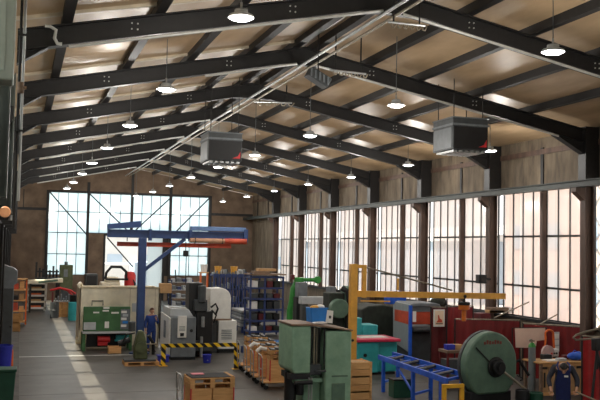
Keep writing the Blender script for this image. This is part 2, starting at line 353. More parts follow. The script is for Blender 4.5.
# ridge pipes and conduits
for X, r, z, lab in ((8.44, .04, 9.62, 'pale pipe running along the ridge, left of the pair'), (8.72, .035, 9.6, 'pale pipe running along the ridge, right of the pair')):
    tag(MB().cyl((X, 6, z), (X, YF, z), r, n=10).build('ridge_pipe', GALV if X < 8.6 else BRASSY), lab, 'pipe', 'pipes under the ridge')
def conduit(y, x0, x1, lab, dz=-.05, r=.035):
    tag(MB().cyl((x0, y - .12, zu(x0) + dz), (x1, y - .12, zu(x1) + dz), r, n=8).build('conduit_pipe', ALU), lab, 'pipe', 'conduits under the roof beams')
conduit(17.68, 1.6, 8.4, 'pale conduit under the left slope of the nearest full beam'); conduit(17.68, 8.9, 17.6, 'pale conduit under the right slope of the nearest full beam')
conduit(23.68, 8.9, 17.2, 'pale conduit under the right slope of the second full beam'); conduit(23.68, 5.6, 8.3, 'short pale conduit by the ridge on the second full beam')
for k in range(4, 9): conduit(PY[k], 1.8, 8.3, 'pale conduit under the left slope of the %s beam from the camera' % ORD[k], r=.03)
c0 = at(45, 26, 17.5); c1 = at(53, 38, 17.5); c2 = at(62, 44, 17.5); c3 = at(56, 30, 17.5)
tag(MB().tube([c0, (c0 + c3) / 2 + Vector((0, 0, .03)), c3, c1 + Vector((.03, 0, 0)), (c1 + c2) / 2 + Vector((0, 0, -.05)), c2], .035).build('cable_loop', ALU), 'pale cable loop on the nearest left beam', 'cable')
# festoon with hanging cable loops near the ridge
def festoon(a, b, n, lab, Y):
    A, B = at(*a, Y), at(*b, Y)
    t = thing('cable_festoon', lab, 'cable festoon', A, 0, 'cable festoons under the ridge'); d = B - A
    MB().cyl((0, 0, 0), d, .03, n=8).build('track', GALV, t)
    for k in range(n):
        p = d * ((k + .5) / n); q = d * ((k + 1.3) / n); h = .1
        MB().tube([p, p + (q - p) * .2 - Vector((0, 0, h)), p + (q - p) * .6 - Vector((0, 0, h * 1.1)), q], .02, 6).build('cable_loop', BRASSY, t)
    for f in (.15, .85): MB().cyl(d * f, d * f + Vector((0, 0, 1.0)), .02, n=6).build('hanger', STEEL, t)
festoon((388, 22), (425, 26), 6, 'pale cable loops on a short track at the ridge, nearest of the three', 17.3)
festoon((330, 70), (366, 74), 6, 'pale cable loops on a short track under the ridge, middle of the three', 21.5)
festoon((254, 102), (292, 103), 5, 'pale cable loops on a short track under the ridge, farthest of the three', 29.3)
a = at(318, 78, 22.0)
t = thing('cable_trolley_box', 'dark slatted box hung beside the ridge pipes', 'box', a)
MB().box(-.32, .32, -.2, .2, -.14, .14, Matrix.Rotation(.5, 4, 'Y')).build('box_body', GREYD, t, .02)
for k in range(5): MB().box(-.28 + .12 * k, -.24 + .12 * k, -.22, -.2, -.12 - (.05 * k - .12), .1 - (.05 * k - .12)).build('slat', GREYM, t)
MB().cyl((0, 0, .1), (0, 0, 1.3), .02, n=6).build('hanger', STEEL, t)
# ------------------------------------------------------------------ lamps
def lampdef(label):
    t = thing('high_bay_lamp', label, 'lamp', (0, 0, 0), 0, 'high bay lamps under the roof')
    h = MB().lathe([(.05, .26), (.15, .25), (.17, .15), (.28, .12), (.31, .05), (.27, .03), (.0001, .04)]).build('housing', GREYL, t)
    MB().lathe([(.1, .24), (.16, .24), (.13, .2), (.17, .18), (.13, .15), (.0001, .15)]).build('cooling_ring', GREYM, h)
    MB().lathe([(.215, .035), (.205, .005), (.0001, 0)]).build('lens', LENS, t)
    MB().cyl((0, 0, .26), (0, 0, .42), .03, n=8).build('hook', GALV, t)
    return t
lamp_data = bpy.data.lights.new('lamp_glow', 'POINT'); lamp_data.energy = 120; lamp_data.shadow_soft_size = .2; lamp_data.color = (1, .96, .9)
lamp_spot = bpy.data.lights.new('lamp_beam', 'SPOT'); lamp_spot.energy = 70; lamp_spot.spot_size = 2.6; lamp_spot.spot_blend = .6; lamp_spot.shadow_soft_size = .2; lamp_spot.color = (1, .97, .93)
rows = {'left': [((241, 20), 14.7), ((166, 91), 20.7), ((130, 127), 26.7), ((107, 149), 32.7), ((92, 164), 38.7), ((82, 174.5), 44.7), ((73.5, 183), 50.7), ((67, 189), 56.7)],
        'middle': [((553, 54), 14.7), ((396, 107), 20.7), ((310, 137), 26.7), ((255, 156), 32.7), ((218, 168), 38.7), ((191, 178), 44.7), ((169.5, 186.5), 50.7), ((153, 192.5), 56.7), ((136, 196.5), 62.7)],
        'right': [((490, 152), 26.3), ((408, 166), 32.7), ((351, 178), 38.7), ((308, 185), 44.7), ((274, 191.5), 50.7), ((247, 197), 56.7), ((223, 202), 62.0)]}
proto = None
for rn, lst in rows.items():
    for k, (px, Y) in enumerate(lst):
        p = at(*px, Y)
        lab = 'lit round high bay lamp of the %s hanging row, %s from the camera' % (rn, ORD[k])
        if proto is None: proto = lampdef(lab); o = proto; o.location = p
        else: o = dup(proto, p, 0, lab)
        top = zu(p.x) + ZT + .1
        o.scale = (.76, .76, .76)
        for nm, dt in (('lamp_glow', lamp_data), ('lamp_beam', lamp_spot)):
            lo = bpy.data.objects.new(nm, dt); COL.objects.link(lo); lo.location = (p.x, p.y, p.z - .25 if nm == 'lamp_glow' else p.z - .03)
        MB().cyl((0, 0, .4), (0, 0, (top - p.z) / .76), .014, n=6).build('cable', GREYM, o)
# ------------------------------------------------------------------ unit heaters
def heater(loc, s, lab):
    t = thing('unit_heater', lab, 'heater', loc, 0, 'unit heaters hung from the roof')
    w, d, h = 1.17 * s, 1.3 * s, .98 * s
    b = MB().box(0, w, 0, d, 0, h).build('casing', GREYD, t, .02)
    MB().box(-.015, .0, .08, d - .08, .06, h * .68).build('side_panel', GREYM, t)
    m = MB()
    m.box(-.03, w + .03, -.03, d, h * .74, h * .8)
    m.box(-.03, w + .03, -.03, d, h * .97, h); m.build('band', GREYM, t)
    m = MB(); m.box(.02, w - .02, -.02, 0, .02, h * .7); fp = m.build('front_panel', BLACK, t)
    MB().prism([(w * .72, h * .1), (w * .95, h * .1), (w * .95, h * .34), (w * .88, h * .18)], 'y', -.028, -.018).build('emblem', RED, fp)
    m = MB()
    for k in range(6): m.box(w * (.06 + .16 * k), w * (.06 + .16 * k) + w * .1, .1, d - .1, -.06, 0)
    m.build('louvre', GALV, t)
    for X in (.1, w - .1):
        for Y in (.15, d - .15):
            MB().cyl((X, Y, h), (X, Y, zu(loc[0] + X) + ZT + .1 - loc[2]), .015, n=6).build('drop_rod', STEEL, t)
pa = at(453, 149, 22.6)
heater((pa.x, 22.6, pa.z), 1.0, 'large grey unit heater with red mark, hung over the right windows')
pb = at(208, 160, 28.4)
heater((pb.x, 28.4, pb.z), 1.0, 'grey unit heater hung near the ridge above the blue crane')
#NEXT
# ------------------------------------------------------------------ blue jib crane in the middle of the hall
p = at(142, 260, 34.5); px0 = p.x
t = thing('jib_crane', 'blue pillar jib crane with long boom beside the cream machine', 'crane', (px0, 34.5, 0))
def lx(x, y=240): return at(x, y, 34.5).x - px0
def lz(x, y): return at(x, y, 34.5).z
MB().cyl((0, 0, 0), (0, 0, .05), .4, n=16).build('base_plate', BLUE, t)
MB().box(-.15, .15, -.15, .15, .05, lz(142, 238)).build('post', BLUE, t, .02)
zb_, zt_ = lz(145, 238), lz(145, 230)
m = MB(); m.box(lx(107), lx(245), -.1, .1, zb_, zb_ + .05); m.box(lx(107), lx(245), -.1, .1, zt_ - .05, zt_); m.box(lx(107), lx(245), -.02, .02, zb_, zt_)
m.build('boom', BLUE, t)
m = MB(); m.prism([(lx(107), zt_), (lx(140), zt_ + .1), (lx(140), zt_ + .36), (lx(107), zt_ + .2)], 'y', -.17, .17); m.build('counter_beam', BLUE, t)
MB().box(lx(190), lx(245), -.14, .14, zt_ + .02, zt_ + .2).build('upper_boom', mat('faded_blue_paint', (100, 130, 176), .45, 0, .1), t, .02)
MB().bar((.1, 0, lz(146, 270)), (lx(185), 0, zb_), .12, .14).build('brace', BLUE, t)
for x in (150, 190): MB().box(lx(x) - .06, lx(x) + .06, -.14, .14, zb_ - .1, zt_ + .04).build('clamp', BLUE, t)
MB().box(lx(243), lx(247), -.16, .16, zb_ - .08, zt_ + .12).build('end_stop', BLUE, t)
p = at(174, 245, 35.3)
t = thing('runway_beam', 'long red orange runway beam behind the blue jib boom', 'beam', (p.x, 35.3, p.z))
x0, x1 = at(117, 245, 35.3).x - p.x, at(231, 246, 35.3).x - p.x
m = MB(); m.box(x0, x1, -.07, .07, .07, .09); m.box(x0, x1, -.07, .07, -.09, -.07); m.box(x0, x1, -.012, .012, -.09, .09); m.build('beam_body', REDOR, t)
for x in (x0 + .4, x1 - .4): MB().cyl((x, 0, .12), (x, 0, .34), .02, n=6).build('hanger', STEEL, t)
p = at(218, 241, 34.2)
t = thing('tarp_roll', 'tan roll with orange end slung under the blue boom tip', 'roll', (p.x, 34.2, p.z))
x0, x1 = at(190, 241, 34.2).x - p.x, at(246, 241, 34.2).x - p.x
MB().cyl((x0, 0, 0), (x1, 0, 0), .1, n=14).build('roll_body', mat('tan_roll_cover', (196, 150, 120), .7, 0, .12), t)
MB().cyl((x1 - .9, 0, 0), (x1 + .02, 0, 0), .115, n=14).build('end_cover', REDOR, t)
for x in (x0 + .2, x1 - 1.0): MB().tube([(x + .0, .12 * math.cos(q), .12 * math.sin(q)) for q in [k * PI / 6 for k in range(12)]], .015, 6, True).build('sling', STEEL, t)
p = at(186, 240, 34.4)
t = thing('hoist', 'small black chain hoist hanging below the blue boom', 'hoist', (p.x, 34.4, at(188, 254, 34.4).z))
MB().box(-.1, .1, -.09, .09, -.1, .14).build('hoist_body', BLACK, t, .03)
MB().cyl((0, 0, .14), (0, 0, .5), .02, n=6).build('suspension_rod', STEEL, t)
MB().tube([(.03, 0, -.1), (.03, 0, -.9), (.03, .0, -1.2)], .018, 6).build('chain', STEEL, t)
MB().tube([(.03, 0, -1.2), (.08, 0, -1.27), (.03, 0, -1.34), (-.02, 0, -1.29)], .015, 6).build('hook', STEEL, t)
# ------------------------------------------------------------------ cream guarded machine with the green panel
xa, xb = at(80, 288, 36.5).x, at(160, 289, 36.5).x; W_ = xb - xa
t = thing('guarded_machine', 'long cream sheet metal enclosure with a green control panel in front', 'machine', (xa, 36.5, 0))
m = MB(); m.box(0, W_, 0, .06, .75, 2.5); m.box(0, .06, 0, 1.8, .3, 2.5); m.box(W_ - .06, W_, 0, 1.8, .0, 2.5); m.box(0, W_, 1.74, 1.8, .0, 2.5)
m.box(1.9, W_, 0, .06, .1, .75)
m.build('enclosure', CREAM, t, .01)
m = MB()
for X in (2.05, 2.6, 3.1): m.box(X - .01, X + .01, -.012, 0, .1, 2.45)
m.box(0, W_, -.03, .07, 2.47, 2.53); m.build('seam', mat('darker_cream_edge', (196, 182, 152), .5), t)  # seams and top edge in a darker cream
x0 = .12; x1 = at(131, 310, 35.6).x - xa
gp = MB().box(x0, x1, -.75, -.6, .78, 1.76).build('green_panel', GREEND, t, .02)
for (a, b, c, d) in ((.38, .62, 1.5, 1.56), (.75, 1.0, 1.57, 1.63), (1.1, 1.4, 1.48, 1.55), (.78, 1.02, 1.68, 1.75)): MB().box(x0 + a, x0 + b, -.765, -.75, c, d).build('label_plate', PAPER, gp)
MB().box(x0 + .02, x0 + .5, -.77, -.75, .84, 1.14).build('grey_plate', GREYL, gp)
m = MB(); m.box(x0 + .85, x0 + 1.02, -.8, -.75, .9, 1.16); m.build('switch_box', WHITE, gp, .01)
m = MB(); m.box(x0 + 1.48, x1 - .02, -.78, -.75, .84, 1.66); m.build('notice_board', GREYM, gp)
for k in range(5): MB().box(x0 + 1.5 + .06 * (k % 2), x0 + 1.72 + .06 * (k % 2), -.79, -.78, 1.5 - .14 * k, 1.6 - .14 * k).build('notice', [PAPER, GREYL, PAPER, BLUEP, PAPER][k], gp)
MB().box(x0 - .02, x1 + .02, -1.05, -.0, .7, .76).build('table_edge', GREYL, t, .01)
for X in (.1, x1 - .05):
    MB().box(X, X + .12, -.95, -.83, 0, .7).build('leg', GREEND, t); MB().box(X, X + .12, -.2, -.08, 0, .7).build('leg', GREEND, t)
MB().box(.3, x1 - .1, -.35, -.05, .1, .7).build('under_frame', BLACK, t)
m = MB(); m.cyl((.7, -.75, .45), (1.2, -.75, .45), .13); m.box(.72, 1.1, -.82, -.68, .2, .34); m.build('red_motor', RED, t, .01)
m = MB(); m.cyl((1.45, -.6, .5), (2.1, -.6, .5), .1); m.box(1.4, 2.0, -.7, -.5, .35, .42); m.build('teal_motor', TEAL, t, .01)
m = MB(); m.tube([(.5, -.02, 1.76), (.5, -.02, 1.95), (.95, -.02, 1.95), (.95, -.02, 1.76)], .02, 6); m.build('grab_rail', STEEL, t)
m = MB(); m.box(xb - xa - 1.15, xb - xa - .75, -.03, 0, 1.5, 1.85); m.build('wall_notice', GREYL, t)
m = MB(); m.tube([(.02, .03, 2.45), (-.06, .05, 2.6), (.02, .3, 2.66), (.1, .6, 2.55)], .07, 8); m.build('bent_pipe', CREAM, t)
p = fl(115, 354)
t = thing('wooden_crate', 'small orange wooden crate under the green panel', 'crate', (p.x, p.y + .3, 0))
def crate(t, w, d, h, wm, nb=3, z0=0):
    m = MB()
    for k in range(nb):
        z = z0 + h * k / nb; g = h / nb * .92
        m.box(-w / 2, w / 2, -d / 2, -d / 2 + .02, z, z + g); m.box(-w / 2, w / 2, d / 2 - .02, d / 2, z, z + g)
        m.box(-w / 2, -w / 2 + .02, -d / 2, d / 2, z, z + g); m.box(w / 2 - .02, w / 2, -d / 2, d / 2, z, z + g)
    m.box(-w / 2, w / 2, -d / 2, d / 2, z0, z0 + .02)
    b = m.build('boards', wm, t)
    for x in (-1, 1):
        for y in (-1, 1): MB().box(x * (w / 2 - .04) - .03, x * (w / 2 - .04) + .03, y * (d / 2 + .012) - .012, y * (d / 2 + .012) + .012, z0, z0 + h).build('corner_batten', wm, t)
    return b
crate(t, .5, .4, .28, WOODO, 2)
# machine behind: cream body, black arch, red drum
Yb = 41.5
xa = at(101, 287, Yb).x; xb = at(131, 287, Yb).x; zt = at(120, 279, Yb).z
t = thing('roll_cage_machine', 'cream and red machine with a black rounded arch behind the enclosure', 'machine', (xa, Yb, 0)); w = xb - xa
m = MB(); m.box(0, w * .62, -.3, .8, .3, zt - .15); m.prism([(w * .1, zt - .15), (w * .6, zt - .15), (w * .55, zt + .1), (w * .15, zt + .12)], 'y', -.3, .3); m.build('body', CREAM, t, .04)
m = MB(); m.tube([(w * .12, -.3, zt), (w * .14, -.3, zt + .3), (w * .3, -.3, zt + .58), (w * .62, -.3, zt + .58), (w * .8, -.3, zt + .35), (w * .8, -.3, zt + .02)], .07, 8)
m.bar((w * .12, -.3, zt), (w * 1.0, -.3, zt), .09); m.tube([(w * .8, -.3, zt), (w * 1.02, -.3, zt), (w * 1.1, -.3, zt - .2), (w * 1.1, -.3, zt - .4)], .05, 8); m.build('arch', BLACK, t)
m = MB(); m.lathe([(.27, 0), (.27, .9), (.2, 1.05), (.0001, 1.1)], (w * .95, -.1, zt - .72)); m.build('red_drum', RED, t)
for X in (.15, w * .55): MB().cyl((X, -.35, .3), (X, .85, .3), .3, n=16).build('wheel', RUBBER, t)
p = at(91, 283, 40.5)
t = thing('black_cabinet', 'dark cabinet behind the left end of the cream enclosure', 'cabinet', (p.x, 40.5, 0))
MB().box(-.25, .3, 0, .6, 0, at(91, 274, 40.5).z).build('cabinet_body', GREYD, t, .02); MB().box(-.2, .25, -.02, 0, .1, at(91, 276, 40.5).z).build('door', BLACK, t)
p = at(165, 276, 40)
t = thing('tan_box', 'tan wooden box on a stand behind the cream machine', 'box', (p.x, 40, 0))
zq = at(165, 293, 40).z
MB().box(-.25, .3, -.2, .2, zq, zq + .45).build('box_body', CARD, t, .02)
for X in (-.22, .24): MB().box(X, X + .05, -.18, -.13, 0, zq).build('leg', STEEL, t); MB().box(X, X + .05, .13, .18, 0, zq).build('leg', STEEL, t)
# olive machine head on a pallet
def pallet(t, w, d, wm, z0=0, h=.14):
    m = MB()
    for k in range(5): y = -d / 2 + (d - .1) * k / 4; m.box(-w / 2, w / 2, y, y + .1, z0 + h - .022, z0 + h)
    for y in (-d / 2, -.05, d / 2 - .1): m.box(-w / 2, w / 2, y, y + .1, z0, z0 + .022)
    pp = m.build('deck_boards', wm, t)
    for x in (-w / 2, -.06, w / 2 - .12):
        for y in (-d / 2, -.05, d / 2 - .1): MB().box(x, x + .12, y, y + .1, z0 + .022, z0 + h - .022).build('block', wm, t)
    return pp
p = fl(142, 366); PLY = p.y + .4
t = thing('pallet', 'light wooden pallet under the olive machine', 'pallet', (p.x, PLY, 0)); pallet(t, 1.22, .8, WOODO)
t = thing('olive_machine', 'olive cast iron machine head standing on the wooden pallet', 'machine', (p.x - .05, PLY, .14))
m = MB(); m.box(-.55, .55, -.36, .36, 0, .07); m.build('plinth', GREYD, t)
MB().prism([(-.2, .07), (.27, .07), (.25, .5), (.17, .85), (.1, 1.08), (-.06, 1.08), (-.14, .85), (-.22, .45)], 'y', -.24, .24).build('casting', OLIVE, t, .05)
MB().cyl((.02, -.3, .5), (.02, -.24, .5), .2, n=18).build('face_plate', OLIVE, t)
m = MB(); m.cyl((.2, -.28, .62), (.52, -.28, .62), .02, n=8); m.sph((.54, -.28, .62), .04); m.build('lever', BRASSY, t)
m = MB(); m.cyl((-.3, 0, 1.05), (-.3, 0, 1.35), .13); m.lathe([(.14, 1.35), (.12, 1.4), (.0001, 1.42)], (-.3, 0, 0)); m.build('motor', GREYD, t)
m = MB(); m.cyl((-.35, .05, .75), (-.75, .05, .6), .1); m.tube([(-.2, -.1, 1.0), (-.5, -.15, .95), (-.6, -.1, .7)], .03); m.build('coupling', BLACK, t)
m = MB(); m.tube([(.3, 0, .9), (.5, .05, .6), (.5, .05, .2)], .06); m.build('hose', BLACK, t)
# ------------------------------------------------------------------ grey machining centre, barrier
Yc = 32.3
xm = at(171, 330, Yc).x; xa = xm; xb = at(196, 330, Yc).x
t = thing('machining_centre', 'grey machining cabinet with white control panel beside the worker', 'machine', (xa, Yc, 0))
A, B_ = xm - xa, xb - xa
m = MB(); m.box(A, B_, 0, 2.3, .1, 1.6); m.build('cabinet', GREYM, t, .03)
m = MB(); m.prism([(.06, .14), (2.25, .14), (2.2, 1.66), (.06, 1.58)], 'x', -.05, 0); sd = m.build('side_door', WHITE, t, .02)
MB().box(-.07, -.05, .9, 1.3, .75, 1.4).build('window_slot', GREYM, sd)
cp = MB().box(A + .24, A + .58, -.06, 0, .84, 1.66).build('control_panel', WHITE, t, .02)
MB().box(A + .34, A + .48, -.075, -.06, .9, 1.02).build('screen', BLACK, cp)
m = MB()
for k in range(4): m.box(A + .3, A + .52, -.07, -.06, 1.1 + .05 * k, 1.12 + .05 * k)
m.build('key_row', GREYM, cp)
m = MB(); m.prism([(.02, 1.6), (B_ - .02, 1.6), (B_ - .2, 1.86), (.05, 1.9)], 'y', .5, 2.2); m.build('sloped_top', GREYL, t, .02)
m = MB(); m.bar((.0, .6, 1.95), (B_ - .3, .5, 1.9), .06); m.build('top_rail', ALU, t)
MB().cyl((B_ - .18, -.03, 1.1), (B_ - .18, 0, 1.1), .06, n=12).build('dial', BLACK, t)
MB().box(0.03, B_, .05, 2.2, 0, .12).build('plinth', BLACK, t)
Yk = 33.3; xa = at(190, 300, Yk).x; xb = at(213, 300, Yk).x; w = xb - xa
t = thing('machine_column', 'tall black milling column between grey cabinet and white round guard', 'machine', (xa, Yk, 0))
m = MB(); m.box(0, w * .62, .2, 1.0, 0, 2.85); m.box(w * .3, w * 1.02, 0, .8, 0, 1.75); m.build('column_body', BLACK, t, .04)
m = MB(); m.box(w * .2, w * .75, -.1, .4, 1.75, 2.2); m.cyl((w * .5, -.05, 2.1), (w * .5, -.05, 2.75), .16); m.build('spindle_head', GREYD, t, .03)
MB().cyl((w * .55, -.15, 1.15), (w * .55, -.15, 1.55), .07).build('spindle', GALV, t)
m = MB(); m.box(-.1, w * .4, -.3, .2, .5, .62); m.box(w * .15, w * .9, -.35, .3, .25, .4); m.build('work_table', GREYD, t)
m = MB(); m.tube([(w * .9, -.05, 1.9), (w * 1.1, -.1, 2.05), (w * 1.2, -.1, 1.85), (w * 1.1, -.08, 1.6)], .04); m.tube([(w * .95, 0, 1.8), (w * 1.15, -.05, 1.6), (w * 1.05, 0, 1.3)], .035); m.build('hose', RUBBER, t)
MB().cyl((w * .45, -.4, .02), (w * .45, -.4, .8), .06, n=10).build('bar_stand', GALV, t)
Yk = 34.3; xa = at(210, 300, Yk).x; xb = at(231, 300, Yk).x; w = xb - xa; z0 = at(220, 319, Yk).z; z1 = at(220, 288, Yk).z
t = thing('rounded_guard_machine', 'white machine with rounded guard hood behind the striped barrier', 'machine', (xa, Yk, 0))
pr = [(0, z0), (w, z0), (w, z1 - .45)] + [(w - .42 + .42 * math.cos(q), z1 - .42 + .42 * math.sin(q)) for q in [k * PI / 12 for k in range(1, 6)]] + [(w - .42, z1), (0, z1 - .03)]
MB().prism(pr, 'y', 0, 1.0).build('hood', WHITE, t, .02)
MB().box(-.02, w + .05, -.03, 1.05, z0 - .06, z0).build('hood_rim', WOODD, t)
xq = at(218, 330, Yk).x - xa; xr_ = at(236, 330, Yk).x - xa
cb = MB().box(xq, xr_, -.1, .9, .15, z0 - .06).build('white_cabinet', WHITE, t, .02)
m = MB()
for k in range(6): m.box(xq + .12, xr_ - .2, -.115, -.1, .55 + .07 * k, .58 + .07 * k)
m.build('vent_slot', GREYM, cb)
MB().box(0, xq, .1, .9, 0, z0 - .06).build('machine_base', GREYD, t); MB().box(xq + .03, xr_ - .03, -.05, .85, 0, .15).build('plinth', BLACK, t)
pl, pr_ = fl(163, 366), fl(236, 369)
t = thing('safety_barrier', 'black and yellow striped barrier in front of the grey machine', 'barrier', (pl.x, pl.y, 0)); e = pr_ - pl; zt = at(163, 344, pl.y).z; zt2 = at(236, 343, pr_.y).z
MB().bar((0, 0, .02), (0, 0, zt), .16, .08).build('post', HAZARD, t); MB().bar((e.x, e.y, .02), (e.x, e.y, zt2), .16, .08).build('post', HAZARD, t)
MB().bar((-.08, 0, zt - .06), (e.x + .08, e.y, zt2 - .06), .08, .13).build('top_rail', HAZARD, t)
for q in ((0, 0), (e.x, e.y)): MB().box(q[0] - .15, q[0] + .15, q[1] - .12, q[1] + .12, 0, .02).build('foot_plate', YELL, t)
p = fl(212, 366)
t = thing('bucket', 'small blue bucket on the floor behind the striped barrier', 'bucket', (p.x, p.y + .9, 0))
MB().lathe([(.13, 0), (.17, .3), (.18, .3), (.15, .28), (.0001, .27)]).build('bucket_body', BLUED, t); MB().tube([(-.17, 0, .29), (-.12, 0, .16), (0, -.17, .1), (.12, 0, .16), (.17, 0, .29)], .012, 6).build('handle', GALV, t)
p = at(155, 352, 33.2)
t = thing('blue_tub', 'blue tub on the floor left of the striped barrier', 'tub', (p.x + .1, 31.9, 0))
MB().box(-.2, .2, -.15, .15, 0, .24).build('tub_body', BLUED, t, .03); MB().box(-.23, .23, -.18, .18, .22, .26).build('tub_rim', BLUED, t, .01)
# ------------------------------------------------------------------ racks in the depth of the hall
x0 = at(213, 285, 47).x; x1 = at(250, 285, 47).x; zt = at(230, 274, 47).z
for k in range(6):
    xx = x0 + (x1 - x0) * k / 6 + .02; w = (x1 - x0) / 6 - .06
    t = thing('cantilever_rack', 'blue storage rack with grey stock, %s of the row counted from the white guard' % ORD[k], 'rack', (xx, 47, 0), 0, 'blue racks behind the machines')
    for X in (0, w - .07):
        for Y in (0, .9): MB().box(X, X + .08, Y, Y + .08, 0, zt - .05 * (k % 2)).build('upright', BLUER, t)
    for q in range(4):
        z = .35 + (zt - .5) * q / 3
        MB().box(0, w, -.02, .98, z, z + .1).build('shelf', BLUER, t)
        m = MB()
        for c in range(2): m.box(.06 + w * .45 * c, .02 + w * .45 * (c + .8), .05, .85, z + .1, z + .24 + .08 * ((c + q + k) % 3))
        m.build('stock', [GREYM, GALV, GREYD][(q + k) % 3], t)
    MB().box(-.02, w, -.03, .0, zt - .2, zt).build('front_panel', BLUER, t)
for k, (px, py, cm, lab, cat) in enumerate(((204, 266, None, 'white bucket standing on the blue racks', 'bucket'), (218, 270, YELLOW, 'amber drum on the blue racks, left of two', 'drum'), (234, 269, YELLOW, 'amber drum on the blue racks, right of two', 'drum'))):
    p = at(px, py, 47.4)
    t = thing('bucket' if cm is None else 'amber_drum', lab, cat, (p.x, 47.4, zt + (.0 if cm else .0)))
    MB().lathe([(.16, 0), (.2, .35), (.2, .4), (.0001, .4)]).build('drum_body', cm or WHITE, t); MB().lathe([(.21, .38), (.21, .42), (.0001, .43)]).build('lid', cm or WHITE, t)
    if k == 0:
        t.location.z = at(204, 272, 47.4).z
        b = thing('storage_shelf', 'narrow orange shelf post under the white bucket', 'shelf', (p.x, 47.4, 0)); MB().box(-.25, .25, -.2, .25, at(204, 272, 47.4).z - .06, at(204, 272, 47.4).z).build('top_board', WOODO, b)
        for X in (-.22, .16): MB().box(X, X + .08, -.1, .1, 0, at(204, 272, 47.4).z - .06).build('leg', ORANGE, b)
# open grey stock rack behind the milling column
x0 = at(171, 285, 46).x; x1 = at(192, 285, 46).x; zt = at(180, 280, 46).z
t = thing('grey_stock_rack', 'grey open rack with stock left of the black milling column', 'rack', (x0, 46, 0)); w = x1 - x0
for X in (0, w): MB().box(X, X + .07, 0, .07, 0, zt).build('upright', BLUER, t); MB().box(X, X + .07, .8, .87, 0, zt).build('upright', BLUER, t)
for q in range(4):
    z = zt - .15 - .42 * q; MB().box(0, w + .07, 0, .87, z, z + .05).build('shelf', GALV, t)
    for c in range(4): MB().box(.1 + c * w / 4, .1 + (c + .7) * w / 4, .1, .7, z + .05, z + .2 + .05 * ((c + q) % 2)).build('stock', [GREYL, GREYM, BLUER][(c + q) % 3], t)
MB().bar((w * .25, .1, zt - .2), (w * .2, .1, zt + .55), .06).build('pole', BLACK, t)
# tall dark blue rack
Yr = 40.0
x0 = at(250, 290, Yr).x; x1 = at(284, 290, Yr).x; zt = at(262, 273, Yr).z; w = x1 - x0
t = thing('tall_rack', 'tall dark blue rack loaded with boxes by the right windows', 'rack', (x0, Yr, 0))
for X in (0, w * .42, w - .08):
    for Y in (0, 1.0): MB().box(X, X + .08, Y, Y + .08, 0, zt - (.25 if X else 0)).build('upright', BLUER, t)
for q in range(6):
    z = .2 + (zt - .45) * q / 5
    MB().box(0, w, -.02, 1.08, z, z + .08).build('shelf', BLUER, t)
MB().box(-.05, w + .05, -.1, 1.1, zt - .1, zt - .04).build('top_board', WOODD, t)
for q in range(5):
    z = .28 + (zt - .45) * q / 5
    for c in range(4):
        X = .12 + c * (w - .2) / 4; hh = .22 + .16 * ((c * 3 + q) % 3) / 2
        tag(MB().box(x0 + X, x0 + X + (w - .2) / 4 - .08, Yr + .1, Yr + .85, z, z + hh).build('stored_box', [WHITE, BLACK, GREYD, CARD][(c + 2 * q) % 4] if c == 0 else [BLACK, GREYD, MAROON, TARP][(c + q) % 4], bev=.015),
            'box on the tall blue rack, %s level from below, %s along it' % (ORD[q], ORD[c]), 'box', 'boxes on the tall blue rack')
for k, (X, zz, w_) in enumerate(((.2, 0, .5), (.45, .13, .55))):
    tag(MB().box(x0 + X, x0 + X + w_ * 1.6, Yr + .1, Yr + .7, zt - .04 + zz, zt + .08 + zz).build('timber_board', [WOODD, CARD][k]), ['brown board lying on top of the tall rack', 'pale upper board on top of the tall rack'][k], 'board')
Ys = 41.5
x0 = at(243, 310, Ys).x; x1 = at(262, 310, Ys).x
for k in range(5):
    tag(MB().box(x0 - .1, x1 + .0, Ys + .1 - .05 * k, Ys + 2.0, .35 + .17 * k, .47 + .17 * k).build('steel_profile', GALV if k % 2 == 0 else GREYM, bev=.01), 'grey steel profile in the stack left of the tall rack, %s from below' % ORD[k], 'steel profile', 'steel profiles left of the tall rack')
t = thing('trestle', 'dark trestle under the stacked steel profiles', 'trestle', (x0, Ys, 0))
for X in (.05, x1 - x0 - .2): MB().box(X, X + .1, .3, 1.8, .25, .35).build('beam', BLUER, t); MB().box(X, X + .1, .4, .5, 0, .25).build('leg', BLUER, t); MB().box(X, X + .1, 1.6, 1.7, 0, .25).build('leg', BLUER, t)
p = fl(247, 331)
t = thing('log_drum', 'small tan drum on the floor before the tall rack', 'drum', (p.x - .1, p.y - 1.0, 0)); MB().lathe([(.24, 0), (.25, .5), (.22, .52), (.0001, .5)]).build('drum_body', CARD, t); MB().lathe([(.255, .1), (.26, .14), (.255, .16), (.0001, .16)]).build('hoop', WOODD, t)
# blue wrapped profiles on the floor behind the trolleys
for k in range(4):
    p = fl(262 - 3 * k, 345 + 2.5 * k)
    tag(MB().box(p.x - .5, p.x + .95, p.y - .06, p.y + .12, 0.0, .22 + .05 * (k % 2)).build('wrapped_profile', [BLUER, BLUEP, GREYM, BLUER][k], bev=.02), 'low blue wrapped bar behind the trolleys, %s from the rear' % ORD[k], 'bar', 'bars on the floor behind the trolleys')
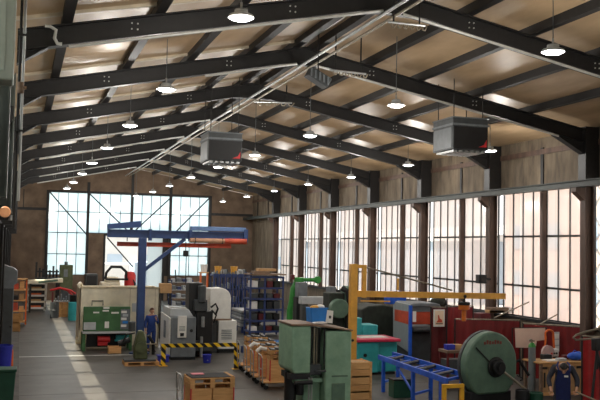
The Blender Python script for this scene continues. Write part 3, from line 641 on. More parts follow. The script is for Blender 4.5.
#NEXT2
# ------------------------------------------------------------------ trolleys with crates
def trolley(name, label, loc, rz, L, D, group=None):
    t = thing(name, label, 'trolley', loc, rz, group)
    m = MB(); m.box(0, L, -D / 2, D / 2, .2, .25); m.build('platform', WOODO, t, .01)
    m = MB()
    for y in (-D / 2 + .05, D / 2 - .05): m.tube([(-.03, y, .2), (-.05, y, .7), (-.06, y, .95)], .018, 8)
    m.tube([(-.06, -D / 2 + .05, .95), (-.08, -D / 2 + .12, 1.03), (-.08, D / 2 - .12, 1.03), (-.06, D / 2 - .05, .95)], .018, 8)
    m.tube([(-.05, -D / 2 + .05, .6), (-.05, D / 2 - .05, .6)], .014, 8); m.build('push_handle', GALV, t)
    for x in (.1, L - .12):
        for y in (-D / 2 + .08, D / 2 - .08):
            c = MB().box(x - .03, x + .03, y - .035, y + .035, .12, .2).build('caster', GALV, t)
            MB().cyl((x - .02, y - .02, .075), (x - .02, y + .02, .075), .075, n=14).build('wheel', RUBBER, c)
    return t
def pallet_crate(name, label, loc, rz, L, D, H, group, stuff=True):
    t = thing(name, label, 'crate', loc, rz, group)
    m = MB(); m.box(0, L, -D / 2, D / 2, 0, .02)
    for y in (-D / 2, D / 2 - .022): m.box(0, L * .49, y, y + .022, .02, H * .72); m.box(L * .51, L, y, y + .022, .02, H * .72)
    for x in (0, L - .022): m.box(x, x + .022, -D / 2, D / 2, .02, H * .72)
    m.build('crate_boards', WOODO, t)
    for x in (-.012, L - .02):
        for y in (-D / 2 - .012, D / 2 - .02): MB().box(x, x + .032, y, y + .032, 0, H * .72).build('corner_iron', RED, t)
    return t
pos = [(fl(266, 390), 'front'), (fl(257, 384), 'second'), (fl(250, 378), 'third'), (fl(243, 372), 'rear')]
for k, (p, nm) in enumerate(pos):
    trolley('crate_trolley', 'steel handled flat trolley carrying a crate, %s of the four in the row' % nm, (p.x - .05, p.y + .3, 0), -.08, 1.25, .62, 'row of four crate trolleys')
    q = Vector((p.x + .14, p.y + .3, .252))
    pallet_crate('wooden_crate', 'orange wooden crate with red corners on the %s trolley of the four' % nm, q, -.08, .74, .56, .88, 'crates on the four trolleys')
    t = thing('slatted_pallet', 'open slatted wooden lid with dark parts on the %s crate of the four' % nm, 'pallet', (q.x, q.y, .252 + .634), -.08, 'lids on the four crates')
    m = MB()
    for z in (0, .17):
        m.box(0, .74, -.28, -.19, z + .09, z + .12); m.box(0, .74, .19, .28, z + .09, z + .12)
        for x in (0, .32, .64): m.box(x, x + .1, -.28, .28, z, z + .09)
    m.build('slats', WOOD, t)
    m = MB()
    for c in range(4): m.box(.05 + .17 * c, .17 + .17 * c, -.24, .24, .28, .32 + .03 * (c % 2))
    m.build('dark_parts', GREYD, t)
    if k in (1, 2):
        tag(MB().tube([(p.x + .0, p.y + .1, 1.0), (p.x + .12, p.y + .05, 1.12), (p.x + .3, p.y + .05, 1.08)], .07).build('plastic_wrap', WHITE), 'crumpled white wrap on the %s trolley handle' % nm, 'wrap')
p = at(188, 400, 21.6)
TX, TY = p.x, 22.0
trolley('parts_trolley', 'steel handled trolley standing alone at the bottom edge of the photo', (TX - .1, TY, 0), .02, 1.45, .8)
pallet_crate('wooden_crate', 'orange crate with red corners on the lone front trolley', (TX + .06, TY, .252), .02, 1.12, .78, .62, None)
t = thing('pallet', 'two layers of pallet boards with black sheet on the lone front crate', 'pallet', (TX + .06, TY, .252 + .447), .02)
m = MB()
for z in (0, .13):
    for y in (-.4, .3): m.box(-.02, 1.14, y, y + .1, z + .1, z + .13)
    for x in (-.02, .5, 1.02):
        m.box(x, x + .12, -.4, .4, z, z + .1)
m.build('slats', WOODO, t)
m = MB(); m.box(.02, 1.1, -.38, .38, .26, .275); m.build('black_sheet', RUBBER, t)
m = MB(); m.box(1.04, 1.12, -.4, .4, .262, .285); m.build('pale_edge', WOOD, t)
tag(MB().box(TX + .18, TX + .5, TY + .05, TY + .3, .252 + .447 + .277, .252 + .447 + .3).build('pink_pad', mat('dusty_pink_foam', (226, 140, 150), .8, 0, .08), bev=.008), 'flat pink pad lying on the black sheet of the front trolley', 'pad')
# ------------------------------------------------------------------ big green machine, centre front
YG = 20.0
xa = at(292, 350, YG).x; xb = at(311, 350, YG).x; xc = at(325, 350, YG).x; xd = at(351, 350, YG).x
z1 = at(300, 326, YG).z; z2 = at(338, 331, YG).z; zb_ = at(295, 374, YG).z
t = thing('drilling_machine', 'large pale green machine with flat top in the centre front', 'machine', (xa, YG, 0))
L1, L2, L3 = xb - xa, xc - xa, xd - xa
m = MB(); m.prism([(0, zb_ + .1), (.06, zb_), (L1, zb_), (L1, z1), (0, z1)], 'y', 0, 1.15); m.build('gear_head', GREEN, t, .04)
MB().box(L2, L3, -.05, 1.15, 0, z2).build('green_column', GREEN, t, .04)
m = MB(); m.box(L2 + .17, L2 + .52, -.075, -.05, .55, 1.0); m.build('column_door', GREENW, t, .01)
m = MB(); m.box(L2 + .17, L3 - .1, -.06, -.05, 1.15, 1.19); m.build('column_seam', GREENW, t)
m = MB(); m.box(L1, L2, .35, 1.1, 0, z1 - .1); m.build('recess', GREYD, t)
m = MB(); m.box(L1 - .1, L2, .3, 1.1, 0, 1.15); m.box(.1, L2, .1, 1.0, 1.0, 1.12); m.build('machine_base', GREEN, t, .03)
m = MB(); m.box(-.02, L1 + .02, -.03, 1.2, z1, z1 + .05); m.prism([(L1, z1 + .05), (L3 + .02, z2 + .03), (L3 + .02, z2), (L1, z1)], 'y', -.07, 1.2); m.build('table_top', WOODD, t, .01)
m = MB(); m.cyl((L1 + .12, .12, 1.2), (L1 + .12, .12, z1 - .05), .025); m.cyl((L1 + .2, .15, 1.3), (L1 + .2, .15, z1 - .05), .018); m.build('guide_rod', BRASSY, t)
m = MB(); m.box(L1 - .02, L1 + .3, .05, .35, 1.2, 1.45); m.cyl((L1 + .1, -.02, 1.3), (L1 + .55, -.02, 1.3), .03, n=8); m.build('feed_head', GREYD, t, .02)
m = MB(); m.cyl((.1, .4, .0), (.1, .4, zb_), .15); m.cyl((.3, .25, .7), (.3, .25, zb_), .1); m.box(-.02, .5, .05, .8, zb_ - .14, zb_ - .0); m.cyl((.05, -.1, zb_ - .2), (.5, -.1, zb_ - .2), .05); m.build('spindle', BLACK, t)
m = MB()
for X in (L1 - .02, L1 + .05): m.cyl((X, .05, 0), (X, .05, zb_ - .1), .022, n=8)
m.build('oil_pipe', GALV, t)
m = MB(); m.tube([(L2 - .02, .0, z1 - .06), (L2 - .04, -.03, z1 - .7), (L2 - .02, -.03, 1.35)], .02, 6); m.build('cable', BLACK, t)
m = MB(); m.cyl((L3 + .01, .2, z2 - .35), (L3 + .05, .2, z2 - .35), .07); m.build('side_knob', GREYD, t)
p = at(317, 322, YG + .5)
t = thing('blue_bin', 'bright blue plastic bin on top of the big green machine', 'bin', (p.x, YG + .55, z1 + .05), .08)
w = .23
m = MB(); zz = .36
m.prism([(-w + .03, 0), (w - .03, 0), (w, zz), (w - .02, zz), (w - .05, .02), (-w + .05, .02), (-w + .02, zz), (-w, zz)], 'y', -.17, .17)
for y in (-.17, .155): m.prism([(-w + .03, 0), (w - .03, 0), (w, zz), (-w, zz)], 'y', y, y + .015)
m.build('bin_body', BLUEP, t, .008)
MB().box(-w - .01, w + .01, -.19, -.17, zz - .03, zz).build('rim', BLUEP, t)
m = MB(); m.sph((-.05, 0, zz), .1, (1.3, .9, .6)); m.build('amber_rag', YELLOW, t); m = MB(); m.sph((.1, 0, zz + .02), .1, (1.2, .9, .55)); m.build('white_rag', PAPER, t)
p = at(329, 316, YG + .3)
t = thing('white_notice', 'white card with a dark mark leaning beside the blue bin', 'card', (p.x, YG + .32, z1 + .05))
MB().prism([(-.08, 0), (.1, -.02), (.12, .29), (-.04, .31)], 'y', -.01, .01).build('card', PAPER, t); MB().box(-.0, .06, -.014, -.01, .1, .17).build('mark', GREYD, t)
tag(MB().prism([(-.25, 0), (.1, 0), (.05, .03), (-.22, .02)], 'y', -.1, .1).build('white_sheet', PAPER), 'small white sheet lying in front of the blue bin', 'sheet'); bpy.data.objects['white_sheet'].location = (at(322, 324, YG + .25).x, YG + .2, z1 + .05)
# crate stack beside it
xa = at(349, 380, 21.9).x; xb = at(372, 380, 21.9).x; w = xb - xa
for k in range(3):
    t = thing('wooden_box', 'orange brown wooden box %s of the stack under the amber jib post' % ['at the bottom', 'in the middle', 'on top'][k], 'box', ((xa + xb) / 2 + .02, 22.3, .005 + .41 * k), 0, 'boxes stacked by the amber post')
    crate(t, w, .7, .4, WOODO, 2)
    MB().box(-w / 2 + .02, w / 2 - .02, -.33, .33, .33, .36).build('fill', CARD, t)
# ------------------------------------------------------------------ amber jib with hoist
YJ = 24.0
p = at(353, 300, YJ); zt = at(353, 264, YJ).z; zb1, zb0 = at(360, 290, YJ).z, at(360, 297.5, YJ).z
t = thing('amber_jib_crane', 'amber yellow pillar jib crane with long thin boom', 'crane', (p.x, YJ, 0))
MB().box(-.105, .105, -.1, .1, 0, zt).build('post', YELLOW, t, .01)
MB().box(-.22, .22, -.22, .22, 0, .03).build('base_plate', YELLOW, t)
xe = at(505, 296, YJ).x - p.x; xs = at(363, 266, YJ).x - p.x; dr = at(505, 297, YJ).z - at(360, 293.5, YJ).z
m = MB(); m.bar((.1, 0, (zb1 + zb0) / 2), (xe, 0, (zb1 + zb0) / 2 + dr + .03), .1, zb1 - zb0 - .04); m.build('boom', YELLOW, t)
m = MB(); m.box(.1, xs + .1, -.05, .05, zt - .12, zt - .02); m.box(xs - .02, xs + .1, -.06, .06, zb0, zt - .02); m.build('bracket', YELLOW, t)
MB().cyl((xs + .05, 0, zt - .08), (at(452, 292, YJ).x - p.x, 0, zb1), .025, n=8).build('tie_bar', BRASSY, t)
MB().bar((at(398, 281, YJ).x - p.x, 0, zb1), (at(398, 279, YJ).x - p.x, 0, zt - .42), .05).build('strut', YELLOW, t)
m = MB(); m.bar((.25, 0, zb0 - .1), (at(390, 306, YJ).x - p.x, 0, zb0 - .12), .04); m.build('push_bar', YELLOW, t)
MB().cyl((-.04, -.11, at(346, 340, YJ).z), (-.04, -.14, at(346, 340, YJ).z), .04).build('switch', BLACK, t)
p = at(464, 305, YJ)
t = thing('chain_hoist', 'copper orange hoist hanging from the amber boom', 'hoist', (p.x, YJ, p.z))
m = MB(); m.lathe([(.1, -.16), (.17, -.14), (.18, .02), (.15, .06), (.0001, .07)]); m.build('hoist_body', COPPER, t)
m = MB(); m.lathe([(.185, .0), (.19, .08), (.12, .1), (.0001, .1)]); m.box(-.03, .03, -.03, .03, .1, .25); m.build('hoist_cap', BLACK, t)
m = MB(); m.cyl((0, 0, -.16), (0, 0, -.5), .07); m.build('lower_block', COPPER, t)
m = MB(); m.box(-.02, .02, -.06, .06, .2, .3); m.cyl((.0, -.08, .27), (0, .08, .27), .05); m.build('hook_trolley', STEEL, t)
# ------------------------------------------------------------------ machines behind the green one
YA = 31.0
p = at(290, 300, YA); zt = at(305, 279, YA).z
t = thing('green_robot_arm', 'bright green column with a thin horizontal arm near the windows', 'robot arm', (p.x, YA, 0))
m = MB(); m.tube([(0, 0, 0), (0, 0, zt * .62), (.08, 0, zt * .75), (.12, 0, zt * .88), (.3, 0, zt - .05)], .12, 10); m.build('arm_column', GREENB, t)
xe = at(318, 279, YA).x - p.x
m = MB(); m.box(.15, .5, -.13, .13, zt - .22, zt + .06); m.cyl((.4, 0, zt - .03), (xe, 0, zt - .03), .07); m.cyl((xe - .02, -.08, zt - .03), (xe - .02, .08, zt - .03), .14); m.build('forearm', GREENB, t, .02)
MB().box(.0, .14, -.12, .12, zt - .02, zt + .16).build('end_motor', MAROON, t, .02)
MB().box(-.35, .35, -.35, .35, 0, .1).build('base_plate', GREYD, t)
p = at(299, 305, 30.4)
t = thing('grey_machine_post', 'dark machine post with grey box on top beside the green arm', 'machine', (p.x, 30.4, 0)); zz = at(299, 289, 30.4).z
MB().box(-.16, .2, -.2, .2, 0, zz - .3).build('post', BLACK, t); MB().box(-.1, .25, -.22, .22, zz - .3, zz + .25).build('grey_box', GREYM, t, .02); MB().bar((.0, -.25, zz - .7), (.0, -.7, zz - .9), .08).build('lever', GALV, t)
p0 = at(300, 300, 29.2); p1 = at(341, 300, 29.2)
t = thing('gantry_beam', 'pale grey horizontal machine beam on two posts behind the blue bin', 'beam', (p0.x, 29.2, 0)); w = p1.x - p0.x; za, zb_ = at(320, 304, 29.2).z, at(320, 296, 29.2).z
MB().box(0, w * .72, -.18, .18, za, zb_ - .02).build('beam_body', GREYL, t, .02); MB().box(w * .75, w, -.2, .2, za + .06, zb_ + .08).build('beam_head', GREYL, t, .02)
MB().box(w * .68, w * .82, -.25, .25, 0, zb_ + .35).build('post', GREYM, t, .02); MB().box(.05, .25, -.15, .15, 0, za).build('post', GREYD, t)
m = MB(); m.box(.1, w, -.3, .5, 0, .9); m.box(.3, w * .7, -.35, .4, .9, 1.4); m.build('machine_bed', GREYD, t, .03)
p = at(335, 305, 27.6); zz = at(335, 290, 27.6).z
t = thing('green_grinder', 'dark machine with a green oval guard behind the blue bin', 'machine', (p.x, 27.6, 0))
m = MB(); m.cyl((.08, -.3, zz - .62), (.08, .0, zz - .62), .33, n=22); o_ = m.build('round_guard', GREENW, t, .03)
m = MB(); m.box(-.2, .35, .0, .7, 0, zz - .1); m.build('machine_body', TARP, t, .04)
m = MB(); m.tube([(.35, -.1, .6), (.45, -.15, zz - .5), (.42, -.1, zz - .05), (.3, .1, zz + .05)], .1, 8); m.tube([(.5, .2, .6), (.56, .2, zz - .6), (.5, .2, zz - .1)], .07, 8); m.build('hose', RUBBER, t)
m = MB(); m.prism([(.3, .0), (.58, .0), (.58, zz - .35), (.52, zz + .15), (.38, zz + .05)], 'y', -.05, .5); m.build('green_arm', GREENW, t, .03)
p0, p1 = at(361, 330, 31.7), at(397, 330, 31.7)
t = thing('covered_machine', 'machine under a dark tarpaulin between amber post and grey curtain', 'machine', (p0.x, 31.7, 0)); w = p1.x - p0.x; zt = at(378, 306, 31.7).z
MB().prism([(0, 0), (w, 0), (w, zt - .05), (w * .6, zt + .04), (w * .2, zt), (0, zt - .15)], 'y', 0, 1.5).build('tarpaulin', TARP, t, .05)
MB().box(.1, w - .1, .1, 1.4, -.0, .1).build('plinth', STEEL, t)
p0, p1 = at(386, 303, 32.4), at(404, 303, 32.4)
t = thing('blue_crate', 'bright blue plastic crate on the tarpaulin covered machine', 'crate', ((p0.x + p1.x) / 2 - .0, 32.4, zt + .04), .1); w = (p1.x - p0.x) / 2
m = MB(); m.prism([(-w + .03, 0), (w - .03, 0), (w, .48), (-w, .48)], 'y', -.25, .25); m.build('crate_body', BLUEB, t, .02)
m = MB(); m.box(-w - .02, w + .02, -.28, .28, .44, .5); m.build('rim', BLUEB, t, .01)
# tall stand under the far blue crate is the covered machine
# teal machine with pink lid
YT = 27.4
x0, x1 = at(357, 350, YT).x, at(399, 350, YT).x; zt = at(372, 342, YT).z; w = x1 - x0
t = thing('teal_machine', 'teal cabinet machine with pink red lid behind the blue roller table', 'machine', (x0, YT, 0))
MB().box(0, w * .52, 0, 1.3, .08, zt).build('left_cabinet', TEAL, t, .03); MB().box(w * .54, w, .15, 1.3, .08, zt).build('right_cabinet', TEAL, t, .03)
m = MB(); m.box(-.06, w + .03, -.08, 1.35, zt, zt + .1); m.build('lid', PINK, t, .02)
MB().box(.25, w * .85, .35, 1.0, zt + .1, zt + .115).build('white_top_panel', WHITE, t)
MB().box(.1, w - .1, .1, 1.2, 0, .08).build('plinth', BLACK, t)
m = MB(); m.cyl((.3, -.03, zt * .6), (.3, 0, zt * .6), .06); m.cyl((.3, -.03, zt * .35), (.3, 0, zt * .35), .05); m.build('button', BLACK, t)
YT2 = 29.2
for k, (a, b, top, lab) in enumerate(((346, 362, 318, 'taller teal cabinet directly right of the amber post'), (362, 378, 325, 'lower teal cabinet left of the tarpaulin machine'))):
    x0, x1 = at(a, 340, YT2).x, at(b, 340, YT2).x; zz = at((a + b) / 2, top, YT2).z
    t = thing('teal_cabinet', lab, 'cabinet', (x0 + .01, YT2, 0))
    MB().box(0, x1 - x0 - .02, 0, .8, .05, zz).build('cabinet_body', TEAL, t, .03); MB().box(.05, x1 - x0 - .07, -.015, 0, .2, zz - .25).build('door', TEAL, t, .005); MB().box(.05, x1 - x0 - .07, .05, .75, 0, .05).build('plinth', BLACK, t)
# blue roller table
A0 = at(379, 356, 24.3); A1 = at(397, 352, 25.2); B0 = at(452, 379, 21.2); B1 = at(467, 374, 21.8)
zt = 1.0
def onz(x, y, z): return fl(x, y, z)
A0, B0 = onz(379, 357, zt), onz(447, 381, zt); A1, B1 = onz(393, 354, zt), onz(468, 376, zt)
t = thing('roller_table', 'bright blue roller conveyor table running towards the amber stand', 'roller table', (A0.x, A0.y, 0)); O = Vector((A0.x, A0.y, 0))
a0, b0, a1, b1 = [Vector((v.x, v.y, zt)) - O for v in (A0, B0, A1, B1)]
MB().bar(a0, b0, .07, .14).build('side_rail', BLUEB, t); MB().bar(a1, b1, .07, .14).build('side_rail', BLUEB, t)
for k in range(9):
    f = (k + .5) / 9; p, q = a0.lerp(b0, f), a1.lerp(b1, f)
    if k % 2 == 0: MB().bar(p - Vector((0, 0, .04)), q - Vector((0, 0, .04)), .07, .07).build('cross_bar', BLUEB, t)
    else: MB().cyl(p + Vector((0, 0, .02)), q + Vector((0, 0, .02)), .05, n=12).build('roller', GREYD, t)
for f in (.08, .55, .93):
    for p in (a0.lerp(b0, f), a1.lerp(b1, f)):
        MB().bar((p.x, p.y, 0), (p.x, p.y, zt - .05), .09).build('leg', BLUEB, t)
    p, q = a0.lerp(b0, f), a1.lerp(b1, f); MB().bar((p.x, p.y, .3), (q.x, q.y, .3), .06).build('stretcher', BLUEB, t)
p, q = a0.lerp(b0, .3), a0.lerp(b0, .55); MB().bar((p.x, p.y, zt - .08), (q.x, q.y, .35), .05).build('brace', BLUEB, t)
p = (A0 + (B0 - A0) * .3)
t = thing('floor_box', 'low dark green box under the blue roller table', 'box', (p.x + .2, p.y + .15, 0)); MB().box(-.3, .3, -.2, .2, 0, .5).build('box_body', BINGR, t, .02); MB().box(-.32, .32, -.22, .22, .5, .54).build('lid', BLACK, t, .01)
# amber stand
p = at(453, 384, 19.6)
t = thing('amber_stand', 'amber steel trestle stand at the end of the blue roller table', 'stand', (p.x, 19.6, 0)); w = .3; zt = at(453, 384, 19.6).z
MB().box(-w, w, -.05, .05, zt - .1, zt).build('top_bar', YELL, t, .01); MB().box(-w, -w + .1, -.05, .05, 0, zt - .1).build('leg', YELL, t, .01); MB().box(w - .1, w, -.05, .05, 0, zt - .1).build('leg', YELL, t, .01); MB().box(-w, -w + .1, -.3, .3, 0, .05).build('foot', YELL, t); MB().box(w - .1, w, -.3, .3, 0, .05).build('foot', YELL, t)
# grey strip curtain machine
YS = 29.6
x0, x1 = at(411, 320, YS).x, at(441, 320, YS).x; z0, zt = .45, at(425, 304, YS).z; w = x1 - x0
t = thing('curtained_machine', 'boxy machine with grey plastic curtain and orange band before the windows', 'machine', (x0, YS, 0))
MB().prism([(0, z0), (1.45, z0 + .25), (1.5, zt - .12), (1.2, zt), (0, zt - .02)], 'x', -.07, 0).build('plastic_curtain', STRIPG, t, .01)
MB().prism([(.05, 1.5), (1.3, 1.55), (1.3, 1.98), (.05, 1.98)], 'x', -.085, -.07).build('orange_band', REDOR, t)
m = MB(); m.prism([(0, zt - .1), (w, zt - .1), (w - .05, zt - .02), (w - .2, zt + .03), (.1, zt + .03), (0, zt - .02)], 'y', .0, 1.5); m.build('hood', GREYM, t, .02)
MB().box(-.08, .03, -.04, .06, 0, zt - .05).build('frame_post', BLUEB, t)
MB().box(w - .08, w, 0, .08, 0, zt - .1).build('frame_post', GREYM, t); MB().box(-.06, .02, 1.4, 1.48, 0, zt - .12).build('frame_post', GREYM, t)
MB().box(.07, w - .08, .1, .14, 1.5, zt - .3).build('orange_panel', REDOR, t); MB().box(.07, w - .08, .08, .2, zt - .3, zt - .1).build('upper_bar', GREYM, t)
m = MB(); m.box(.07, w - .08, .2, 1.4, .1, 1.4); m.cyl((.1, .05, 1.3), (w - .1, .05, 1.3), .1); m.build('machine_body', GREYD, t)
MB().box(.06, .2, -.03, -.01, 1.6, 2.0).build('paper_sheet', PAPER, t)
# ------------------------------------------------------------------ red screens
def screen(label, P, Q, z0, zt, mt=REDS, folds=7):
    P, Q = Vector((P[0], P[1], 0)), Vector((Q[0], Q[1], 0)); d = Q - P; nrm = Vector((-d.y, d.x, 0)).normalized()
    t = thing('welding_screen', label, 'screen', P)
    m = MB(); n = folds * 6; A = []; B = []
    for s in (0, .02):
        row = []
        for k in range(n + 1):
            f = k / n; off = nrm * (0.014 * math.sin(f * folds * 2 * PI) + s)
            row.append((m.bm.verts.new(d * f + off + Vector((0, 0, z0))), m.bm.verts.new(d * f + off + Vector((0, 0, zt - .04)))))
        (A if s == 0 else B).extend(row)
    for k in range(n):
        m.bm.faces.new((A[k][0], A[k + 1][0], A[k + 1][1], A[k][1])); m.bm.faces.new((B[k][0], B[k][1], B[k + 1][1], B[k + 1][0]))
        m.bm.faces.new((A[k][1], A[k + 1][1], B[k + 1][1], B[k][1])); m.bm.faces.new((A[k][0], B[k][0], B[k + 1][0], A[k + 1][0]))
    m.build('curtain', mt, t)
    m = MB(); m.cyl((0, 0, zt), d + Vector((0, 0, zt)), .02, n=8); m.build('top_pole', BRASSY, t)
    for p in (Vector((0, 0, 0)), d):
        MB().cyl(p, p + Vector((0, 0, zt)), .025, n=8).build('pole', STEEL, t)
        MB().bar(p - nrm * .25 + Vector((0, 0, .02)), p + nrm * .25 + Vector((0, 0, .02)), .04).build('foot', STEEL, t)
    return t
p0, p1 = at(431, 307, 28.6), at(450, 307, 28.4)
screen('narrow dark red screen carrying a framed picture', p0, p1, .1, p0.z, MAROON, 2)
p0b, p1b = at(447, 306, 28.3), at(473, 306, 28.3)
screen('dark red welding screen right of the framed picture', p0b, p1b, .1, p0b.z, REDS, 4)
p = at(439, 318, 28.3)
t = thing('framed_picture', 'framed print with orange shapes hung on the dark red screen', 'picture', (p.x, 28.3, p.z))
w, h = .22, .31
MB().box(-w, w, -.02, .02, -h, h).build('picture_frame', WHITE, t); b = MB().box(-w + .05, w - .05, -.028, -.02, -h + .06, h - .05).build('print', mat('cream_print_paper', (236, 214, 186), .6, 0, .05), t)
MB().prism([(-.12, -.16), (.13, -.16), (.1, -.06), (.02, -.02), (-.02, .12), (-.06, .1), (-.05, -.06)], 'y', -.032, -.028).build('orange_shape', REDOR, b); MB().box(-.14, .14, -.032, -.028, -.22, -.18).build('brown_strip', WOODD, b)
p0, p1 = at(455, 319, 26.6), at(520, 324, 26.0)
screen('long dark red welding screen behind the round green guard', p0, p1, .1, p0.z, REDS, 8)
p0, p1 = at(523, 323, 25.4), at(584, 328, 23.9)
screen('long dark red welding screen behind the workbench', p0, p1, .1, p0.z, REDS, 8)
p0, p1 = at(582, 336, 20.6), at(606, 333, 20.2)
screen('bright red welding screen at the right edge of the photo', p0, p1, .05, p0.z, mat('red_screen', (168, 32, 34), .4, 0, .15), 3)
p0, p1 = at(474, 312, 29.5), at(520, 316, 29.2)
t = thing('maroon_cabinet', 'low maroon steel cabinet row beneath the right windows', 'cabinet', (p0.x, 29.0, 0)); w = min(p1.x, 18.0) - p0.x
MB().box(0, w, 0, .6, 0, p0.z - .02).build('cabinet_body', MAROON, t, .02)
for k in range(3): MB().box(w * k / 3 + .03, w * (k + 1) / 3 - .03, -.02, 0, .1, p0.z - .15).build('door', MAROON, t, .005)
for k, (px, py, Y, w_, h_, mt_, lab) in enumerate(((440, 300, 30.6, .5, .45, TARP, 'dark bundle on the shelf beside the grey curtain'), (508, 316, 28.6, .5, .22, WOODD, 'brown timber offcut on the maroon cabinet'), (490, 314, 29.6, .35, .12, CARD, 'flat tan box on the maroon cabinet'))):
    p = at(px, py, Y)
    if k == 0:
        t = thing('dark_bundle', lab, 'bundle', (p.x, Y, 0)); MB().box(-.3, .35, -.1, .4, 0, p.z - .3).build('stand', STEEL, t); MB().sph((0, .15, p.z - .1), .3, (1.2, .8, .8)).build('bundle_body', mt_, t); MB().bar((-.1, 0, p.z - .2), (.1, .0, p.z + .3), .04).build('pole', STEEL, t); MB().bar((.3, 0, p.z - .2), (.1, 0, p.z + .3), .04).build('pole', STEEL, t)
    else:
        tag(MB().box(p.x - w_, p.x + w_, 29.1, 29.4, p0.z - .02, p0.z + h_ - .02).build('timber_offcut' if k == 1 else 'flat_box', mt_, bev=.02), lab, 'offcut' if k == 1 else 'box')
# thin rods leaning across the windows
for a, b, lab in (((494, 318, 26.8), (529, 302, 27.6), 'thin rod slanting up over the round green guard'), ((540, 324, 25.6), (574, 305, 26.4), 'thin rod slanting up over the white cloth')):
    tag(MB().cyl(at(*a), at(*b), .022, n=8).build('slanted_rod', BRASSY), lab, 'rod', 'slanted rods by the right windows')
# ------------------------------------------------------------------ round green guard machine
YW = 20.0
c = at(492.5, 366, YW); R_ = at(520, 366, YW).x - c.x
t = thing('round_guard_machine', 'large round dull green wheel guard with dark hub at the front right', 'machine', (c.x, YW, 0), .12)
z = c.z; pr = []
for k in range(40):
    q = k * 2 * PI / 40; X, Z = R_ * math.cos(q), R_ * 1.07 * math.sin(q); 
    if Z < -R_ * .88: Z = -R_ * .88
    if X > R_ * .97: X = R_ * .97
    pr.append((X, z + Z))
MB().prism(pr, 'y', 0, .3).build('wheel_guard', GREENW, t, .05)
MB().prism([(x * 1.02, z + (zz - z) * 1.02) for x, zz in pr], 'y', .28, .4).build('rear_rim', GREYD, t, .02)
m = MB(); m.cyl((.1, -.06, z - .03), (.1, 0, z - .03), .27, n=24); m.cyl((.1, -.2, z - .03), (.1, -.06, z - .03), .19, n=20); hb = m.build('hub', BLACK, t, .02)
MB().cyl((.1, -.24, z - .03), (.1, -.2, z - .03), .09, n=14).build('hub_bolt', STEEL, hb)
m = MB(); m.cyl((.2, -.12, z - .1), (R_ * 1.05, -.3, z - .62), .035, n=8); m.build('lever_bar', BRASSY, t)
m = MB(); m.cyl((-.55, -.03, z + .5), (-.1, -.03, z + .1), .018, n=8); m.build('spoke_rod', STEEL, t)
m = MB()
for k in range(7): m.box(-.28 + .085 * k, -.225 + .085 * k, -.012, 0, z + R_ * .68 + .01 * (k % 2), z + R_ * .68 + .075 + .02 * ((k * 2) % 3))
m.build('worn_red_script', mat('faded_red_lettering', (128, 62, 52), .6, 0, .2), t)
m = MB(); m.box(-R_ * .8, R_ * .8, .05, .6, 0, z - R_ * .8); m.box(-R_ * .5, R_ * .6, -.3, .05, 0, .35); m.build('machine_base', BLACK, t, .03)
m = MB(); m.tube([(R_ * .98, .1, z + .05), (R_ * 1.15, .1, z + .1), (R_ * 1.3, .05, z - .1), (R_ * 1.45, .0, z - .3)], .04); m.build('side_hose', RUBBER, t)
p = at(448, 350, 24.2)
for k, (px, py, mt_, lab) in enumerate(((450, 346, BLUED, 'small blue box on the brown cart left of the round guard'), (457, 351, CARD, 'small tan carton on the brown cart left of the round guard'))):
    q = at(px, py, 24.4); tag(MB().box(q.x - .14, q.x + .14, 24.3, 24.55, 1.2, 1.2 + .16).build('small_box', mt_, bev=.01), lab, 'box')
t = thing('tool_cart', 'brown tool cart left of the round green guard', 'cart', (at(454, 352, 24.4).x, 24.4, 0))
MB().box(-.4, .45, -.3, .3, 1.12, 1.2).build('top', WOODD, t); MB().box(-.4, .45, -.3, .3, .3, .36).build('shelf', MAROON, t)
for x in (-.38, .38):
    for y in (-.28, .23): MB().box(x, x + .06, y, y + .06, 0, 1.12).build('leg', MAROON, t)
MB().box(-.35, .4, -.25, .25, .36, .9).build('drawer_box', GREYD, t)
# ------------------------------------------------------------------ bench corner at the right
p = at(532, 360, 22.6); zt = at(532, 347, 22.6).z
t = thing('gas_cylinder', 'grey gas cylinder with green shoulder in front of the white cloth', 'gas cylinder', (p.x, 22.6, 0))
MB().lathe([(.1, 0), (.11, .03), (.11, zt + .0), (.0001, zt + .01)]).build('cylinder_body', GAS, t)
MB().lathe([(.111, zt), (.1, zt + .06), (.06, zt + .12), (.045, zt + .13), (.0001, zt + .13)]).build('shoulder', GREENB, t)
m = MB(); m.cyl((0, 0, zt + .1), (0, 0, zt + .22), .03); m.cyl((-.08, 0, zt + .18), (.08, 0, zt + .18), .02); m.cyl((-.06, -.04, zt + .2), (-.06, -.0, zt + .2), .045); m.build('valve', BRASSY, t)
p0, p1 = at(515, 328, 24.6), at(545, 329, 24.6); zb_ = at(520, 348, 24.6).z
t = thing('white_cloth', 'white cloth hung over a line behind the gas cylinder', 'cloth', (p0.x, 24.6, p0.z)); w = p1.x - p0.x; h = p0.z - zb_
m = MB(); m.prism([(0, 0), (w, 0), (w * .99, -h * .62), (w * .72, -h * .66), (w * .7, -h * .92), (w * .4, -h), (w * .03, -h * .97)], 'y', -.01, .01); m.build('cloth_sheet', CLOTH, t)
MB().cyl((-.1, 0, .0), (w + .06, .0, .0), .015, n=6).build('hanging_rod', STEEL, t)
for k, x in enumerate((-.1, w + .06)): MB().cyl((x, 0, -p0.z), (x, 0, 0), .02, n=6).build('stand_pole', STEEL, t)
